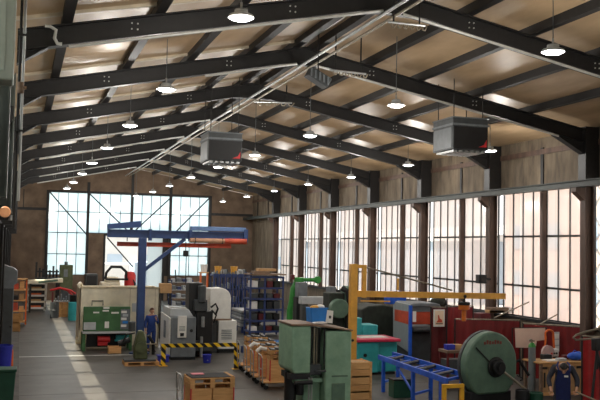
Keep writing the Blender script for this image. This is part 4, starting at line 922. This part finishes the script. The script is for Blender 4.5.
# bench with crate front
x0, x1 = at(540, 365, 22.2).x, at(583, 365, 22.2).x; zt = at(560, 362, 22.2).z; w = x1 - x0
t = thing('workbench', 'cluttered workbench with tan slatted crate front behind the stooping person', 'workbench', (x0, 22.2, 0))
MB().box(-.03, w + .03, -.04, .9, zt - .05, zt).build('bench_top', WOOD, t, .01)
m = MB()
for k in range(5): m.box(w * k / 5 + .01, w * (k + 1) / 5 - .02, -.01, .02, .1, zt - .05)
m.build('front_slats', CARD, t)
m = MB(); m.box(0, w, -.02, .02, zt - .14, zt - .05); m.box(0, w, -.02, .03, .06, .16)
m.build('front_rail', WOODO, t)
for X in (0, w - .08): MB().box(X, X + .08, -.03, .05, 0, zt - .05).build('leg', WOODD, t); MB().box(X, X + .08, .8, .88, 0, zt - .05).build('leg', WOODD, t)
for k in range(5): MB().box(w * k / 5 + .06, w * (k + .8) / 5, -.03, -.005, zt - .2, zt - .13).build('dark_slot', BLACK, t)
for k in (0, 2): MB().box(w * k / 5 + .12, w * k / 5 + .18, -.02, -.005, .3, zt - .3).build('dark_slot', BLACK, t)
ZB = zt
def on_bench(name, mt_, px, Y, w_, d_, h_, lab, cat, bev=.015):
    X = at(px, 360, Y).x; return tag(MB().box(X - w_, X + w_, Y - d_, Y + d_, ZB, ZB + h_).build(name, mt_, bev=bev), lab, cat)
X = at(575, 358, 22.5).x
t = thing('blue_bag', 'crumpled bright blue bag on the workbench top', 'bag', (X, 22.5, ZB)); m = MB(); m.sph((0, 0, .12), .18, (1.5, .9, .7)); m.sph((.12, .0, .17), .12, (1.1, .9, .8)); m.build('bag_body', BLUEB, t); MB().tube([(-.1, 0, .22), (-.02, 0, .3), (.08, 0, .24)], .015, 6).build('bag_tie', BLUEB, t)
on_bench('papers', PAPER, 551, 22.5, .22, .16, .03, 'loose white papers at the left end of the workbench', 'papers', .004)
on_bench('clear_case', GREYL, 561, 22.4, .14, .1, .09, 'pale grey case in the middle of the workbench', 'case')
on_bench('red_tool_case', MAROON, 566, 22.8, .12, .1, .12, 'small maroon case right of the pale grey case', 'case')
on_bench('black_tool', BLACK, 546, 22.8, .14, .12, .16, 'black tool block at the left rear of the workbench', 'tool')
# bench grinder like machine with round pale disc, orange hose
p = at(549, 352, 23.4)
t = thing('bench_grinder', 'machine with a pale round disc and white housing above the workbench', 'grinder', (p.x, 23.4, 0))
m = MB(); m.cyl((-.1, -.12, p.z), (-.1, -.04, p.z), .22, n=22); m.build('disc', mat('pink_grey_disc', (196, 168, 164), .5, 0, .1), t)
m = MB(); m.box(-.05, .3, -.1, .15, p.z - .14, p.z + .1); m.build('housing', WHITE, t, .03)
m = MB(); m.box(-.15, .25, -.08, .15, p.z - .3, p.z - .14); m.box(-.05, .12, -.04, .1, 0, p.z - .3); m.build('pedestal', BLACK, t)
for k in range(3): MB().cyl((.02 + .09 * k, -.13, p.z - .03), (.02 + .09 * k, -.1, p.z - .03), .03, n=10).build('knob', [RED, GREYD, GREYD][k], t)
p = at(549, 341, 23.8); X0 = at(545, 341, 23.8).x - p.x; X1 = at(553.5, 341, 23.8).x - p.x; zt = at(549, 330, 23.8).z
t = thing('orange_hose', 'orange hose looped upright above the round disc machine', 'hose', (p.x, 23.8, 0)); zm = at(549, 347, 23.8).z
MB().tube([(X0, 0, .4), (X0, 0, zm), (X0 + .02, 0, (zm + zt) / 2)] + [((X0 + X1) / 2 - (X1 - X0) / 2 * math.cos(q), 0, zt - .14 + .14 * math.sin(q)) for q in [k * PI / 8 for k in range(1, 8)]] + [(X1, 0, (zm + zt) / 2), (X1 + .02, 0, zm), (X1, 0, .4)], .035, 8).build('hose_loop', ORANGE, t)
MB().box(X0 - .05, X1 + .08, -.08, .08, 0, .45).build('hose_box', STEEL, t)
p = at(556.5, 340, 24.3)
t = thing('notice_sheets', 'tall strip of white notice sheets right of the orange hose', 'notice', (p.x, 24.3, p.z))
MB().box(-.09, .11, 0, .02, -.38, .26).build('backing_board', GREYL, t)
for k in range(3): MB().box(-.08, .1, -.006, 0, -.36 + .2 * k, -.19 + .2 * k).build('sheet', PAPER, t)
MB().cyl((0, .03, -p.z), (0, .03, .26), .02, n=6).build('stand_pole', STEEL, t)
# pipes and frame at the far right
p0, p1 = at(576, 340, 19.4), at(600, 337, 19.4)
t = thing('pipe_arm', 'bent pale pipe arm with round head at the right edge', 'pipe arm', (p0.x, 19.4, 0)); w = p1.x - p0.x; z = p0.z
MB().tube([(0, 0, z), (-.08, 0, z + .06), (.0, 0, z + .13), (.25, 0, z + .2), (w, 0, z + .3)], .03, 8).build('upper_pipe', BRASSY, t); MB().tube([(0, 0, z), (w * .5, 0, z + .02), (w + .1, 0, z + .06)], .025, 8).build('lower_pipe', BRASSY, t)
MB().sph((w + .05, 0, z + .3), .1, n=12).build('round_head', BRASSY, t); MB().box(w + .02, w + .1, -.04, .04, 0, z + .25).build('stand_post', STEEL, t); MB().box(w - .2, w + .35, -.25, .25, 0, .04).build('base_plate', STEEL, t)
p = at(597, 360, 19.0)
t = thing('tripod_lamp', 'black tripod stand in front of the red screen at right edge', 'stand', (p.x, 19.0, 0)); z = at(596, 350, 19).z
MB().box(-.12, .14, -.1, .1, z - .02, z + .3).build('head', BLACK, t, .03)
for dx, dy in ((-.28, -.1), (.3, -.1), (0, .3)): MB().cyl((0, 0, z), (dx, dy, 0), .03, n=8).build('leg', BLACK, t)
MB().cyl((0, 0, z - .5), (.0, 0, z), .04, n=8).build('pole', BLACK, t)
# green and black boxes by the person
p = at(532, 388, 19.2)
for k, (dx, mt_, h_, lab) in enumerate(((.12, BINGR, .72, 'dark green metal drum at the feet of the gas cylinder'), (-.28, BLACK, .8, 'black metal drum right of the round green guard'))):
    t = thing('metal_drum', lab, 'drum', (p.x + dx, 19.2, 0)); MB().lathe([(.18, 0), (.18, h_), (.165, h_ + .01), (.16, h_ - .03), (.0001, h_ - .03)]).build('drum_body', mt_, t)
    for z in (.25, .5): MB().lathe([(.181, z), (.19, z + .015), (.181, z + .03), (.0001, z + .03)]).build('hoop', mt_, t)
p = at(476, 278, 29.6)
t = thing('black_speaker', 'small black box fixed to the second brown column of the right wall', 'speaker', (17.88, 29.45, at(476, 279, 29.45).z))
MB().box(-.22, .12, -.14, .14, -.17, .17).build('speaker_body', BLACK, t, .02); MB().cyl((-.05, -.16, 0), (-.05, -.13, 0), .1, n=16).build('cone_ring', STEEL, t); MB().box(.1, .36, -.03, .03, -.04, .04).build('bracket', STEEL, t)
#NEXT3
# ------------------------------------------------------------------ left side
p = at(4, 345, 26.5)
t = thing('blue_bin', 'deep blue plastic bin standing on the left kerb', 'bin', (p.x - .02, 26.5, .1)); z = p.z - .1
MB().lathe([(.2, 0), (.26, z - .03), (.28, z - .03), (.28, z), (.25, z), (.22, .1), (.0001, .08)]).build('bin_body', BLUED, t); MB().box(-.06, .06, -.3, -.26, z - .12, z - .02).build('grip', BLUED, t)
p = at(5, 368, 22.4)
t = thing('green_bin', 'dark green wheeled bin at the lower left corner', 'bin', (p.x - .02, 22.4, .1)); z = p.z - .1
MB().prism([(-.22, .06), (.22, .06), (.28, z - .06), (-.28, z - .06)], 'y', -.26, .26).build('bin_body', BINGR, t, .02); MB().box(-.3, .3, -.3, .3, z - .06, z).build('lid', BINGR, t, .015)
for X in (-.24, .2): MB().cyl((X, .27, .09), (X + .05, .27, .09), .09, n=14).build('wheel', RUBBER, t)
p = at(14, 268, 27.0)
t = thing('grey_post_cabinet', 'tall narrow grey cabinet with sloped top against the left wall', 'cabinet', (p.x - .08, 27.0, .1)); z = p.z - .1
MB().prism([(-.2, 0), (.1, 0), (.1, z - .5), (.19, z - .45), (.19, z - .08), (.1, z), (-.2, z + .1)], 'y', -.15, .25).build('cabinet_body', GREYM, t, .02); MB().box(-.18, .08, -.165, -.15, .3, z - .6).build('door', GREYD, t); MB().cyl((.04, -.2, z * .5), (.04, -.165, z * .5), .03, n=8).build('handle', BLACK, t)
p = at(14, 338, 26.0)
tag(MB().cyl((.72, 28.0, .1), (.70, 28.0, 1.0), .05, n=10).build('orange_stake', ORANGE), 'short orange stake beside the grey cabinet on the left kerb', 'stake')
p = at(5, 212, 17.2)
t = thing('orange_warning_lamp', 'round pale orange lamp on the second left column', 'lamp', (p.x, 17.2, p.z))
MB().cyl((0, -.06, 0), (0, .0, 0), .105, n=22).build('lens', AMBER, t, .015); MB().cyl((0, 0, 0), (0, .12, 0), .115, n=22).build('housing', BLACK, t); MB().box(-.03, .03, .1, .34, -.03, .03).build('bracket', STEEL, t)
p = at(11.5, 220, 17.0)
t = thing('spot_lamp', 'small pale floodlight under the orange lamp on the left column', 'lamp', (p.x, 17.3, p.z)); MB().lathe([(.03, .1), (.05, .05), (.07, 0), (.0001, .01)]).build('reflector', GREYL, t); MB().bar((0, 0, .1), (-.03, .15, .22), .03).build('bracket', STEEL, t)
p = at(22, 0, 13.0)
t = thing('down_pipe', 'vertical grey pipe with a brown valve hanging at the upper left', 'pipe', (.735, 13.0, 4.9))
MB().cyl((.025, 0, 0), (.025, 0, 3.75), .022, n=10).build('pipe_run', GALV, t); MB().cyl((-.025, .02, -.4), (-.025, .02, 3.75), .022, n=10).build('pipe_run', STEEL, t)
zz = at(21, 88, 13).z - 4.9
m = MB(); m.cyl((.0, -.02, zz - .08), (.0, -.02, zz + .08), .05); m.cyl((-.02, -.03, zz), (.08, -.03, zz), .025); m.build('valve', WOODD, t)
for q in (1.0, 2.4, 3.5): MB().box(-.055, .055, -.04, .045, q, q + .03).build('clamp', STEEL, t); 
MB().bar((0, 0, 3.5), (-.14, .3, 3.5), .03).build('wall_arm', STEEL, t)
# junction box on left column
PALE = mat('pale_green_grey_enamel', (168, 178, 168), .5, 0, .12, 2)
t = thing('cable_cabinet', 'pale grey green cabinet fixed high on the nearest left column', 'cabinet', (.3, 9.6, at(5, 83, 9.6).z)); MB().box(-.3, .375, -.2, .2, 0, 1.5).build('cabinet_body', PALE, t, .02); MB().box(-.25, .28, -.22, -.2, .1, 1.4).build('door', PALE, t); MB().box(-.3, .3, .2, 1.8, .8, .9).build('bracket', STEEL, t)
# wooden shelving at the left wall
x0 = .15; Yq = 46.5
t = thing('wooden_shelf', 'orange wooden shelf rack loaded with boxes at the left wall', 'shelf', (x0 + .1, Yq, .1)); w = at(27, 300, Yq).x - x0 - .1; zt = at(20, 279, Yq).z - .1
for X in (0, w - .07):
    for Y in (0, .8): MB().box(X, X + .07, Y, Y + .07, 0, zt).build('upright', ORANGE, t)
for q in range(5): MB().box(0, w, 0, .87, .1 + q * (zt - .15) / 4, .16 + q * (zt - .15) / 4).build('board', WOODO, t)
for q in range(4):
    for c in range(3):
        z = .26 + q * (zt - .15) / 4; X = x0 + .2 + c * (w - .2) / 3
        tag(MB().box(X, X + (w - .2) / 3 - .05, Yq + .08, Yq + .7, z, z + .2 + .1 * ((q + c) % 3)).build('stored_box', [WOODO, BLACK, CARD, REDOR][(q * 2 + c) % 4], bev=.01), 'box on the orange shelf, %s level from below, %s along it' % (ORD[q], ORD[c]), 'box', 'boxes on the orange shelf')
p = fl(17, 332)
for k in range(2):
    t = thing('wooden_crate', 'brown wooden crate on the floor before the orange shelf, %s' % ['lower one', 'upper one'][k], 'crate', (.62, 43.2, .1 + .42 * k)); crate(t, .75, .7, .4, WOOD, 2)
# white leaning shelving with dark slots
Yq = 57.0; xa, xb = at(27, 300, Yq).x, at(46, 300, Yq).x; zt = at(36, 283, Yq).z; w = xb - xa
t = thing('white_shelf_rack', 'white ladder like shelf rack with dark slots near the far wall', 'rack', (xa, Yq, 0))
MB().prism([(0, 0), (.12, 0), (.0, zt), (-.1, zt)], 'y', 0, .8).build('side_frame', WHITE, t); MB().prism([(w - .12, 0), (w, 0), (w + .05, zt), (w - .07, zt)], 'y', 0, .8).build('side_frame', WHITE, t)
for q in range(5): MB().box(-.02, w, 0, .8, .12 + q * (zt - .2) / 4, .24 + q * (zt - .2) / 4).build('shelf', [WHITE, CREAM][q % 2], t)
for q in range(4): MB().box(.12, w - .1, .15, .75, .24 + q * (zt - .2) / 4, .5 + q * (zt - .2) / 4).build('dark_stock', BLACK, t)
for q in range(4): MB().box(.2, w - .3, .02, .14, .24 + q * (zt - .2) / 4, .34 + q * (zt - .2) / 4).build('orange_stock', [ORANGE, CARD][q % 2], t)
Yq = 55.5; xa, xb = at(28, 280, Yq).x, at(63, 280, Yq).x; z = at(45, 284, Yq).z
t = thing('timber_sheet', 'cream timber sheets lying on trestles in front of the far wall', 'timber', (xa, Yq, 0)); w = xb - xa
m = MB(); m.prism([(0, z), (w, z + .1), (w, z + .35), (w * .5, z + .25), (0, z + .22)], 'y', 0, 1.0); m.build('sheet_pile', CREAM, t, .02)
m = MB(); m.bar((w * .3, -.05, z + .1), (w * .85, -.05, z + .25), .12); m.build('green_strip', GREENW, t)
for X in (.1, w - .3): MB().box(X, X + .12, .1, .2, 0, z).build('leg', STEEL, t); MB().box(X, X + .12, .8, .9, 0, z).build('leg', STEEL, t)
p = fl(62, 317); Yq = p.y; xa, xb = at(54, 310, Yq).x, at(70, 310, Yq).x; zt = at(62, 302, Yq).z; w = xb - xa
for k in range(2):
    t = thing('wooden_crate', 'tan wooden crate at the end of the sunlit strip, %s' % ['left one', 'right one'][k], 'crate', (xa + w * (.25 + .5 * k), Yq + .35, 0)); crate(t, w * .48, .7, zt, WOOD, 2)
t = thing('stock_tray', 'grey steel tray of dark parts on the two tan crates', 'tray', (xa, Yq, zt)); MB().box(0, w, 0, .7, 0, .06).build('tray_base', GALV, t)
m = MB()
for c in range(6): m.box(.05 + c * w / 6, (c + .8) * w / 6, .1, .6, .06, .2 + .12 * (c % 3))
m.build('dark_parts', GREYM, t)
Yq = 54.5; p = at(62, 292, Yq)
t = thing('bent_steelwork', 'red bent steelwork behind the tan crates', 'steelwork', (p.x, Yq, 0)); z = p.z
m = MB(); m.tube([(-.7, 0, z + .1), (-.1, 0, z + .25), (.35, 0, z + .1), (.75, .1, z - .35)], .07, 8); m.tube([(.1, 0, z + .2), (.5, -.1, z + .1), (.8, 0, z - .1)], .06, 8); m.build('red_arm', RED, t)
for X in (-.6, .7): MB().box(X, X + .1, .0, .1, 0, z).build('leg', MAROON, t)
Yq = 60.0; xa, xb = at(60, 270, Yq).x, at(73, 270, Yq).x; z0, zt = at(66, 285, Yq).z, at(66, 265, Yq).z; w = xb - xa
t = thing('olive_cabinet_machine', 'square olive machine head standing before the left gate window', 'machine', (xa, Yq, 0))
m = MB(); m.box(0, w, 0, .9, z0 - .3, zt); m.build('head', OLIVE, t, .04); m = MB(); m.box(.1, w - .1, .1, .8, 0, z0 - .3); m.build('pedestal', GREYD, t); m = MB(); m.box(w * .3, w * .6, -.03, 0, zt - .8, zt - .3); m.build('panel', GREYM, t); MB().box(w * .35, w * .6, .2, .5, zt, zt + .22).build('motor', GREYD, t)
Yq = 61.5; xa, xb = at(35, 280, Yq).x, at(59, 280, Yq).x; z0, zt = at(47, 279, Yq).z, at(47, 267, Yq).z; w = xb - xa
t = thing('black_rack', 'black rack of upright bars before the left gate window', 'rack', (xa, Yq, 0))
MB().box(0, w, 0, .6, z0 - .2, z0 + .1).build('base_beam', BLACK, t); MB().box(0, w, .25, .35, z0 + .45, z0 + .55).build('rail', BLACK, t)
for k, hh in enumerate((1.15, .75, .7, .95, .6, .9, .65)): MB().box(w * k / 7, w * k / 7 + .13, .2, .4, z0, z0 + hh).build('upright', BLACK, t)
for X in (.1, w - .2): MB().box(X, X + .15, .1, .5, 0, z0 - .2).build('leg', BLACK, t)
for k, (px, py, Y, w_, h_, mt_, nm, lab) in enumerate(((55, 297, 51.5, .25, .9, GREYD, 'dark_drum', 'dark drum beside the sunlit strip near the white rack'), (74, 298, 50.0, .3, 1.0, TEAL, 'teal_drum', 'teal drum half hidden behind the cream enclosure'), (77, 290, 52.0, .4, 1.3, BLACK, 'black_drum', 'black drum behind the teal drum near the cream enclosure'))):
    p = at(px, py, Y); t = thing(nm, lab, 'drum', (p.x, Y, 0)); MB().lathe([(w_, 0), (w_, h_), (w_ * .93, h_), (w_ * .9, h_ - .03), (.0001, h_ - .03)]).build('drum_body', mt_, t); MB().lathe([(w_ + .003, h_ * .5), (w_ + .015, h_ * .52), (w_ + .003, h_ * .54), (.0001, h_ * .54)]).build('hoop', mt_, t)
# ------------------------------------------------------------------ people
def skin_mesh(chains, mat_, name, parent=None, sub=1):
    """chains: list of [(x,y,z,r), ...]; the first point of a chain may repeat a point of an earlier chain, and joins it."""
    V, E_, Rr, idx = [], [], [], {}
    for ch in chains:
        prev = None
        for (x, y, z, r) in ch:
            key = (round(x, 4), round(y, 4), round(z, 4))
            if key not in idx: idx[key] = len(V); V.append((x, y, z)); Rr.append(r)
            i = idx[key]
            if prev is not None and prev != i: E_.append((prev, i))
            prev = i
    me = bpy.data.meshes.new(name); me.from_pydata(V, E_, []); o = bpy.data.objects.new(name, me); COL.objects.link(o)
    md = o.modifiers.new('skin', 'SKIN'); 
    if not me.skin_vertices: me.attributes
    for i, r in enumerate(Rr):
        me.skin_vertices[0].data[i].radius = (r, r); me.skin_vertices[0].data[i].use_root = (i == 0)
    s = o.modifiers.new('sub', 'SUBSURF'); s.levels = sub; s.render_levels = sub
    dg = bpy.context.evaluated_depsgraph_get(); dg.update()
    m2 = bpy.data.meshes.new_from_object(o.evaluated_get(dg)); m2.name = name
    bpy.data.objects.remove(o); m2.materials.clear(); m2.materials.append(mat_)
    for p in m2.polygons: p.use_smooth = True
    q = bpy.data.objects.new(name, m2); COL.objects.link(q)
    if parent is not None: q.parent = parent
    return q
def add_skin(me):
    pass
def person(label, loc, rz, J, cloth, hairm, extra=None):
    """J: joints of a figure facing -Y."""
    t = thing('person', label, 'person', loc, rz)
    pv, ch, nk, hd = J['pelvis'], J['chest'], J['neck'], J['head']
    def P(v, r): return (v[0], v[1], v[2], r)
    chains = [[P(pv, .14), P(((pv[0] + ch[0]) / 2, (pv[1] + ch[1]) / 2, (pv[2] + ch[2]) / 2), .13), P(ch, .15), P(nk, .06), P(J['jaw'], .07)]]
    cl = [[P(pv, .165), P(((pv[0] + ch[0]) / 2, (pv[1] + ch[1]) / 2, (pv[2] + ch[2]) / 2), .155), P(ch, .175), P([(ch[i] * .45 + nk[i] * .55) for i in range(3)], .1)]]
    hands = MB()
    for s in ('L', 'R'):
        sh, el, wr, hn = J['sh' + s], J['el' + s], J['wr' + s], J['hand' + s]
        chains.append([P(ch, .15), P(sh, .062), P(el, .045), P(wr, .03), P(hn, .035)])
        mid = [(wr[i] * .85 + el[i] * .15) for i in range(3)]
        cl.append([P(ch, .175), P(sh, .085), P(el, .064), P(mid, .05)])
        hp, kn, an, toe = J['hip' + s], J['kn' + s], J['an' + s], J['toe' + s]
        chains.append([P(pv, .14), P(hp, .095), P(kn, .06), P(an, .042), P(toe, .035)])
        low = [(an[i] * .92 + kn[i] * .08) for i in range(3)]
        cl.append([P(pv, .165), P(hp, .118), P(kn, .085), P(low, .068)])
    b = skin_mesh(chains, SKIN, 'body', t)
    # head and fingers welded into the same body mesh
    bm = bmesh.new(); bm.from_mesh(b.data); w = MB(); w.bm.free(); w.bm = bm
    H = Vector(hd); f = Vector(J['face']).normalized(); side = f.cross(Vector((0, 0, 1))).normalized(); up = side.cross(f)
    def hp_(a, c, u): return H + side * a + f * c + up * u
    r = bmesh.ops.create_uvsphere(bm, u_segments=16, v_segments=12, radius=.105)
    Mx = Matrix(((side.x, f.x, up.x, H.x), (side.y, f.y, up.y, H.y), (side.z, f.z, up.z, H.z), (0, 0, 0, 1)))
    for v in r['verts']:
        if v.co.z < 0: v.co.x *= 1 + v.co.z * 2.2; v.co.y *= 1 + v.co.z * .8
        v.co.x *= .78; v.co.z *= 1.18
    bmesh.ops.transform(bm, matrix=Mx, verts=r['verts'])
    w.cyl(hp_(0, .09, .03), hp_(0, .128, -.02), .009, .02, 8); w.sph(hp_(.083, -.0, .0), .028, (.5, .8, 1.2), 8); w.sph(hp_(-.083, -.0, .0), .028, (.5, .8, 1.2), 8)
    w.sph(hp_(0, .092, -.06), .02, (1.5, .6, .4), 8)
    for s in ('L', 'R'):
        wr, hn = Vector(J['wr' + s]), Vector(J['hand' + s]); d = (hn - wr).normalized(); sx = d.cross(f).normalized() if abs(d.dot(f)) < .95 else side; nn = sx.cross(d)
        for k, ln in enumerate((.06, .075, .072, .055)):
            q = hn + sx * (.024 * (k - 1.5)) + d * .02; w.tube([q, q + d * ln * .6 + nn * .006, q + d * ln + nn * .03], .0095, 6)
        sg = 1 if s == 'L' else -1
        w.tube([hn - d * .03 + sx * .03, hn + sx * .058 + d * .0 + nn * .015, hn + sx * .05 + d * .035 + nn * .03], .011, 6)
    w.bm = bm; bm.to_mesh(b.data); bm.free()
    for p_ in b.data.polygons: p_.use_smooth = True
    skin_mesh(cl, cloth, 'coverall' if extra is None else 'shirt_and_trousers', t)
    m = MB()
    for s in (-1, 1): m.sph(hp_(.033 * s, .088, .015), .011, n=8)
    m.build('eyes', BLACK, t)
    hb = bmesh.new(); r = bmesh.ops.create_uvsphere(hb, u_segments=16, v_segments=12, radius=.116)
    bmesh.ops.delete(hb, geom=[v for v in hb.verts if v.co.z < -.05 or (v.co.y > .04 and v.co.z < .045)], context='VERTS')
    for v in hb.verts: v.co.x *= .8; v.co.z = v.co.z * 1.15 + .005
    bmesh.ops.transform(hb, matrix=Mx, verts=hb.verts[:]); w2 = MB(); w2.bm.free(); w2.bm = hb; h_ = w2.build('hair', hairm, t)
    sd = h_.modifiers.new('thick', 'SOLIDIFY'); sd.thickness = .012; sd.offset = 0
    for s in ('L', 'R'):
        an, toe = Vector(J['an' + s]), Vector(J['toe' + s]); d = (toe - an); d.z = 0; d.normalize()
        m = MB(); m.tube([an + Vector((0, 0, .06)), an + Vector((0, 0, -.01)), an - Vector((0, 0, .03)) + d * .02], .055, 10); m.sph(an + d * .1 + Vector((0, 0, -an.z + .045)), .05, (1, 1, .85), 10); m.sph(an + d * .0 + Vector((0, 0, -an.z + .045)), .058, (1, 1, .8), 10); m.box(an.x - .045, an.x + .045, an.y - .2, an.y + .06, 0, .03); m.build('boot', BLACK, t)
    if extra: extra(t, J)
    return t
p = fl(155, 353)
person('person in blue coveralls standing with one hand raised beside the grey machine', (p.x - .1, p.y + .5, 0), .15, dict(
    pelvis=(0, 0, .95), chest=(0, .0, 1.33), neck=(0, -.01, 1.5), jaw=(0, -.03, 1.57), head=(0, -.03, 1.63), face=(.25, -1, -.1),
    shL=(.19, 0, 1.4), elL=(.25, -.06, 1.13), wrL=(.12, -.26, 1.3), handL=(.09, -.29, 1.37), shR=(-.19, 0, 1.4), elR=(-.25, .02, 1.12), wrR=(-.25, -.08, .9), handR=(-.25, -.1, .82),
    hipL=(.1, 0, .9), knL=(.11, -.02, .5), anL=(.11, .02, .09), toeL=(.12, -.13, .04), hipR=(-.1, 0, .9), knR=(-.11, -.01, .5), anR=(-.12, .03, .09), toeR=(-.14, -.12, .04)), COVER, HAIRB)
def apron(t, J):
    m = MB(); m.prism([(-.15, .55), (.15, .55), (.17, .95), (.13, 1.25), (-.13, 1.25), (-.17, .95)], 'y', -.02, 0)
    for v in m.bm.verts:
        v.co.y += -.2 - max(0, v.co.z - .95) * .75
    m.build('apron', NAVY, t); m = MB()
    for s in (-1, 1): m.tube([(.12 * s, -.44, 1.24), (.14 * s, -.3, 1.36), (.1 * s, -.16, 1.4)], .02, 6)
    m.build('apron_strap', NAVY, t)
    MB().box(.0, .09, -.437, -.425, 1.1, 1.14).build('chest_badge', PAPER, t)
p = at(564, 372, 18.6)
person('person in charcoal shirt and navy apron stooping before the workbench', (p.x + .15, 18.6 + .3, 0), -.5, dict(
    pelvis=(0, 0, .9), chest=(0, -.18, 1.22), neck=(0, -.29, 1.36), jaw=(0, -.36, 1.39), head=(.0, -.38, p.z - .03), face=(-.1, -1, -.95),
    shL=(.2, -.19, 1.27), elL=(.32, -.26, 1.02), wrL=(.27, -.45, .84), handL=(.25, -.5, .78), shR=(-.2, -.19, 1.27), elR=(-.33, -.24, 1.02), wrR=(-.29, -.42, .82), handR=(-.27, -.46, .75),
    hipL=(.1, 0, .86), knL=(.12, -.05, .47), anL=(.12, .03, .09), toeL=(.13, -.12, .04), hipR=(-.1, 0, .86), knR=(-.12, -.04, .47), anR=(-.12, .05, .09), toeR=(-.13, -.1, .04)), DARKF, HAIRD, apron).scale = (1.1, 1.1, 1.1)
tag(MB().tube([at(576, 392, 18.3), at(588, 397, 18.0), at(604, 404, 17.6)], .02, 8).build('thin_rod', BRASSY), 'thin pale rod slanting down right of the stooping person', 'rod')
# ------------------------------------------------------------------ outside
struct(MB().box(-120, 160, YF + .4, 220, -.3, -.05).build('ground', EXTG), 'pale bright yard outside the far gate', 'ground')
struct(MB().box(-60, 160, -90, -6.6, -.3, -.05).build('ground', EXTG), 'pale bright yard outside the gable behind the viewpoint', 'ground')
struct(MB().box(XG + .45, 160, -6.6, YF + .4, -.3, -.05).build('ground', EXTG), 'pale bright yard outside the right windows', 'ground')
def building(name, lab, x, y, w, d, h, wallm, roofm, nwin, face):
    t = thing(name, lab, 'building', (x, y, -.05))
    b = MB().box(0, w, 0, d, 0, h).build('wall', wallm, t)
    MB().prism([(-.4, h), (w + .4, h), (w / 2, h + 1.6)], 'y', -.4, d + .4).build('roof', roofm, t)
    for k in range(nwin):
        for z in (1.4, 4.6):
            m = MB()
            if z + 1.6 < h:
                if face == 'x': m.box(-.06, 0, d * (k + .25) / nwin, d * (k + .7) / nwin, z, z + 1.7)
                else: m.box(w * (k + .25) / nwin, w * (k + .7) / nwin, -.06, 0, z, z + 1.7)
                m.build('window', EXTB, t)
building('brick_building', 'pale pink brick building seen through the nearer right windows', 34, 20, 14, 34, 11.5, EXTP, EXTW, 9, 'x')
building('white_building', 'pale low building seen through the farther right windows', 36, 62, 14, 46, 5.2, EXTB, EXTW, 9, 'x')
building('yard_hall', 'pale hall across the yard beyond the far gate', 2, 112, 34, 14, 5.4, EXTW, EXTB, 8, 'y')
t = thing('lattice_mast', 'pale lattice mast standing outside the nearest right windows', 'mast', (27, 33.5, -.05))
for a, b in (((0, 0), (0, 0)), ((1.4, 0), (1.4, 0)), ((0, 1.4), (0, 1.4)), ((1.4, 1.4), (1.4, 1.4))): MB().box(a[0], a[0] + .14, a[1], a[1] + .14, 0, 13).build('corner_post', GALV, t)
m = MB()
for k in range(8):
    z = k * 1.6
    for (a, b) in (((0, 0), (1.4, 0)), ((1.4, 0), (1.4, 1.4)), ((1.4, 1.4), (0, 1.4)), ((0, 1.4), (0, 0))):
        q = ((a, b), (b, a))[k % 2]; m.bar((q[0][0] + .07, q[0][1] + .07, z), (q[1][0] + .07, q[1][1] + .07, z + 1.6), .09)
m.build('lattice', GALV, t)
for k, (x, y, w, d, h, mt_, lab) in enumerate(((8.6, 84, 2.4, 5.8, 2.5, EXTW, 'off white shipping container in the yard beyond the gate'), (12.0, 88, 2.4, 6, 2.6, EXTB, 'pale blue shipping container in the yard beyond the gate'), (16, 86, 2.4, 6, 2.6, EXTW, 'white shipping container in the yard beyond the gate'))):
    t = thing('shipping_container', lab, 'container', (x, y, -.05), 0, 'containers in the yard'); MB().box(0, w, 0, d, .15, h).build('container_body', mt_, t, .04); m = MB()
    for c in range(8): m.box(w * c / 8 + .05, w * c / 8 + .17, -.04, 0, .25, h - .15)
    m.build('ribs', mt_, t)
    for X in (0, w - .2): MB().box(X, X + .2, 0, d, 0, .15).build('skid', STEEL, t)
# ------------------------------------------------------------------ light
w = bpy.data.worlds.new('sky'); sc.world = w; w.use_nodes = True; nt = w.node_tree; N = nt.nodes; L = nt.links
bg = N['Background']; bg.inputs['Strength'].default_value = 1.32
tc = N.new('ShaderNodeTexCoord'); sp = N.new('ShaderNodeSeparateXYZ'); cr = N.new('ShaderNodeValToRGB')
L.new(tc.outputs['Generated'], sp.inputs[0]); L.new(sp.outputs['Z'], cr.inputs['Fac']); L.new(cr.outputs['Color'], bg.inputs['Color'])
cr.color_ramp.elements[0].position = 0.0; cr.color_ramp.elements[0].color = (.98, .97, .95, 1); cr.color_ramp.elements[1].position = .6; cr.color_ramp.elements[1].color = (.74, .88, 1.0, 1)
sd = bpy.data.lights.new('sun', 'SUN'); sun = bpy.data.objects.new('sun', sd); COL.objects.link(sun)
sd.energy = 11; sd.angle = .009; sd.color = (1, .93, .82)
sun.rotation_euler = Vector((1, .03, -2.16)).to_track_quat('-Z', 'Y').to_euler()
sc.view_settings.view_transform = 'Standard'; sc.view_settings.look = 'None'; sc.view_settings.gamma = 1; sc.view_settings.exposure = 0.5
sc.cycles.max_bounces = 10; sc.cycles.diffuse_bounces = 6; sc.cycles.transparent_max_bounces = 12; sc.cycles.sample_clamp_indirect = 6
sc.cycles.use_denoising = True
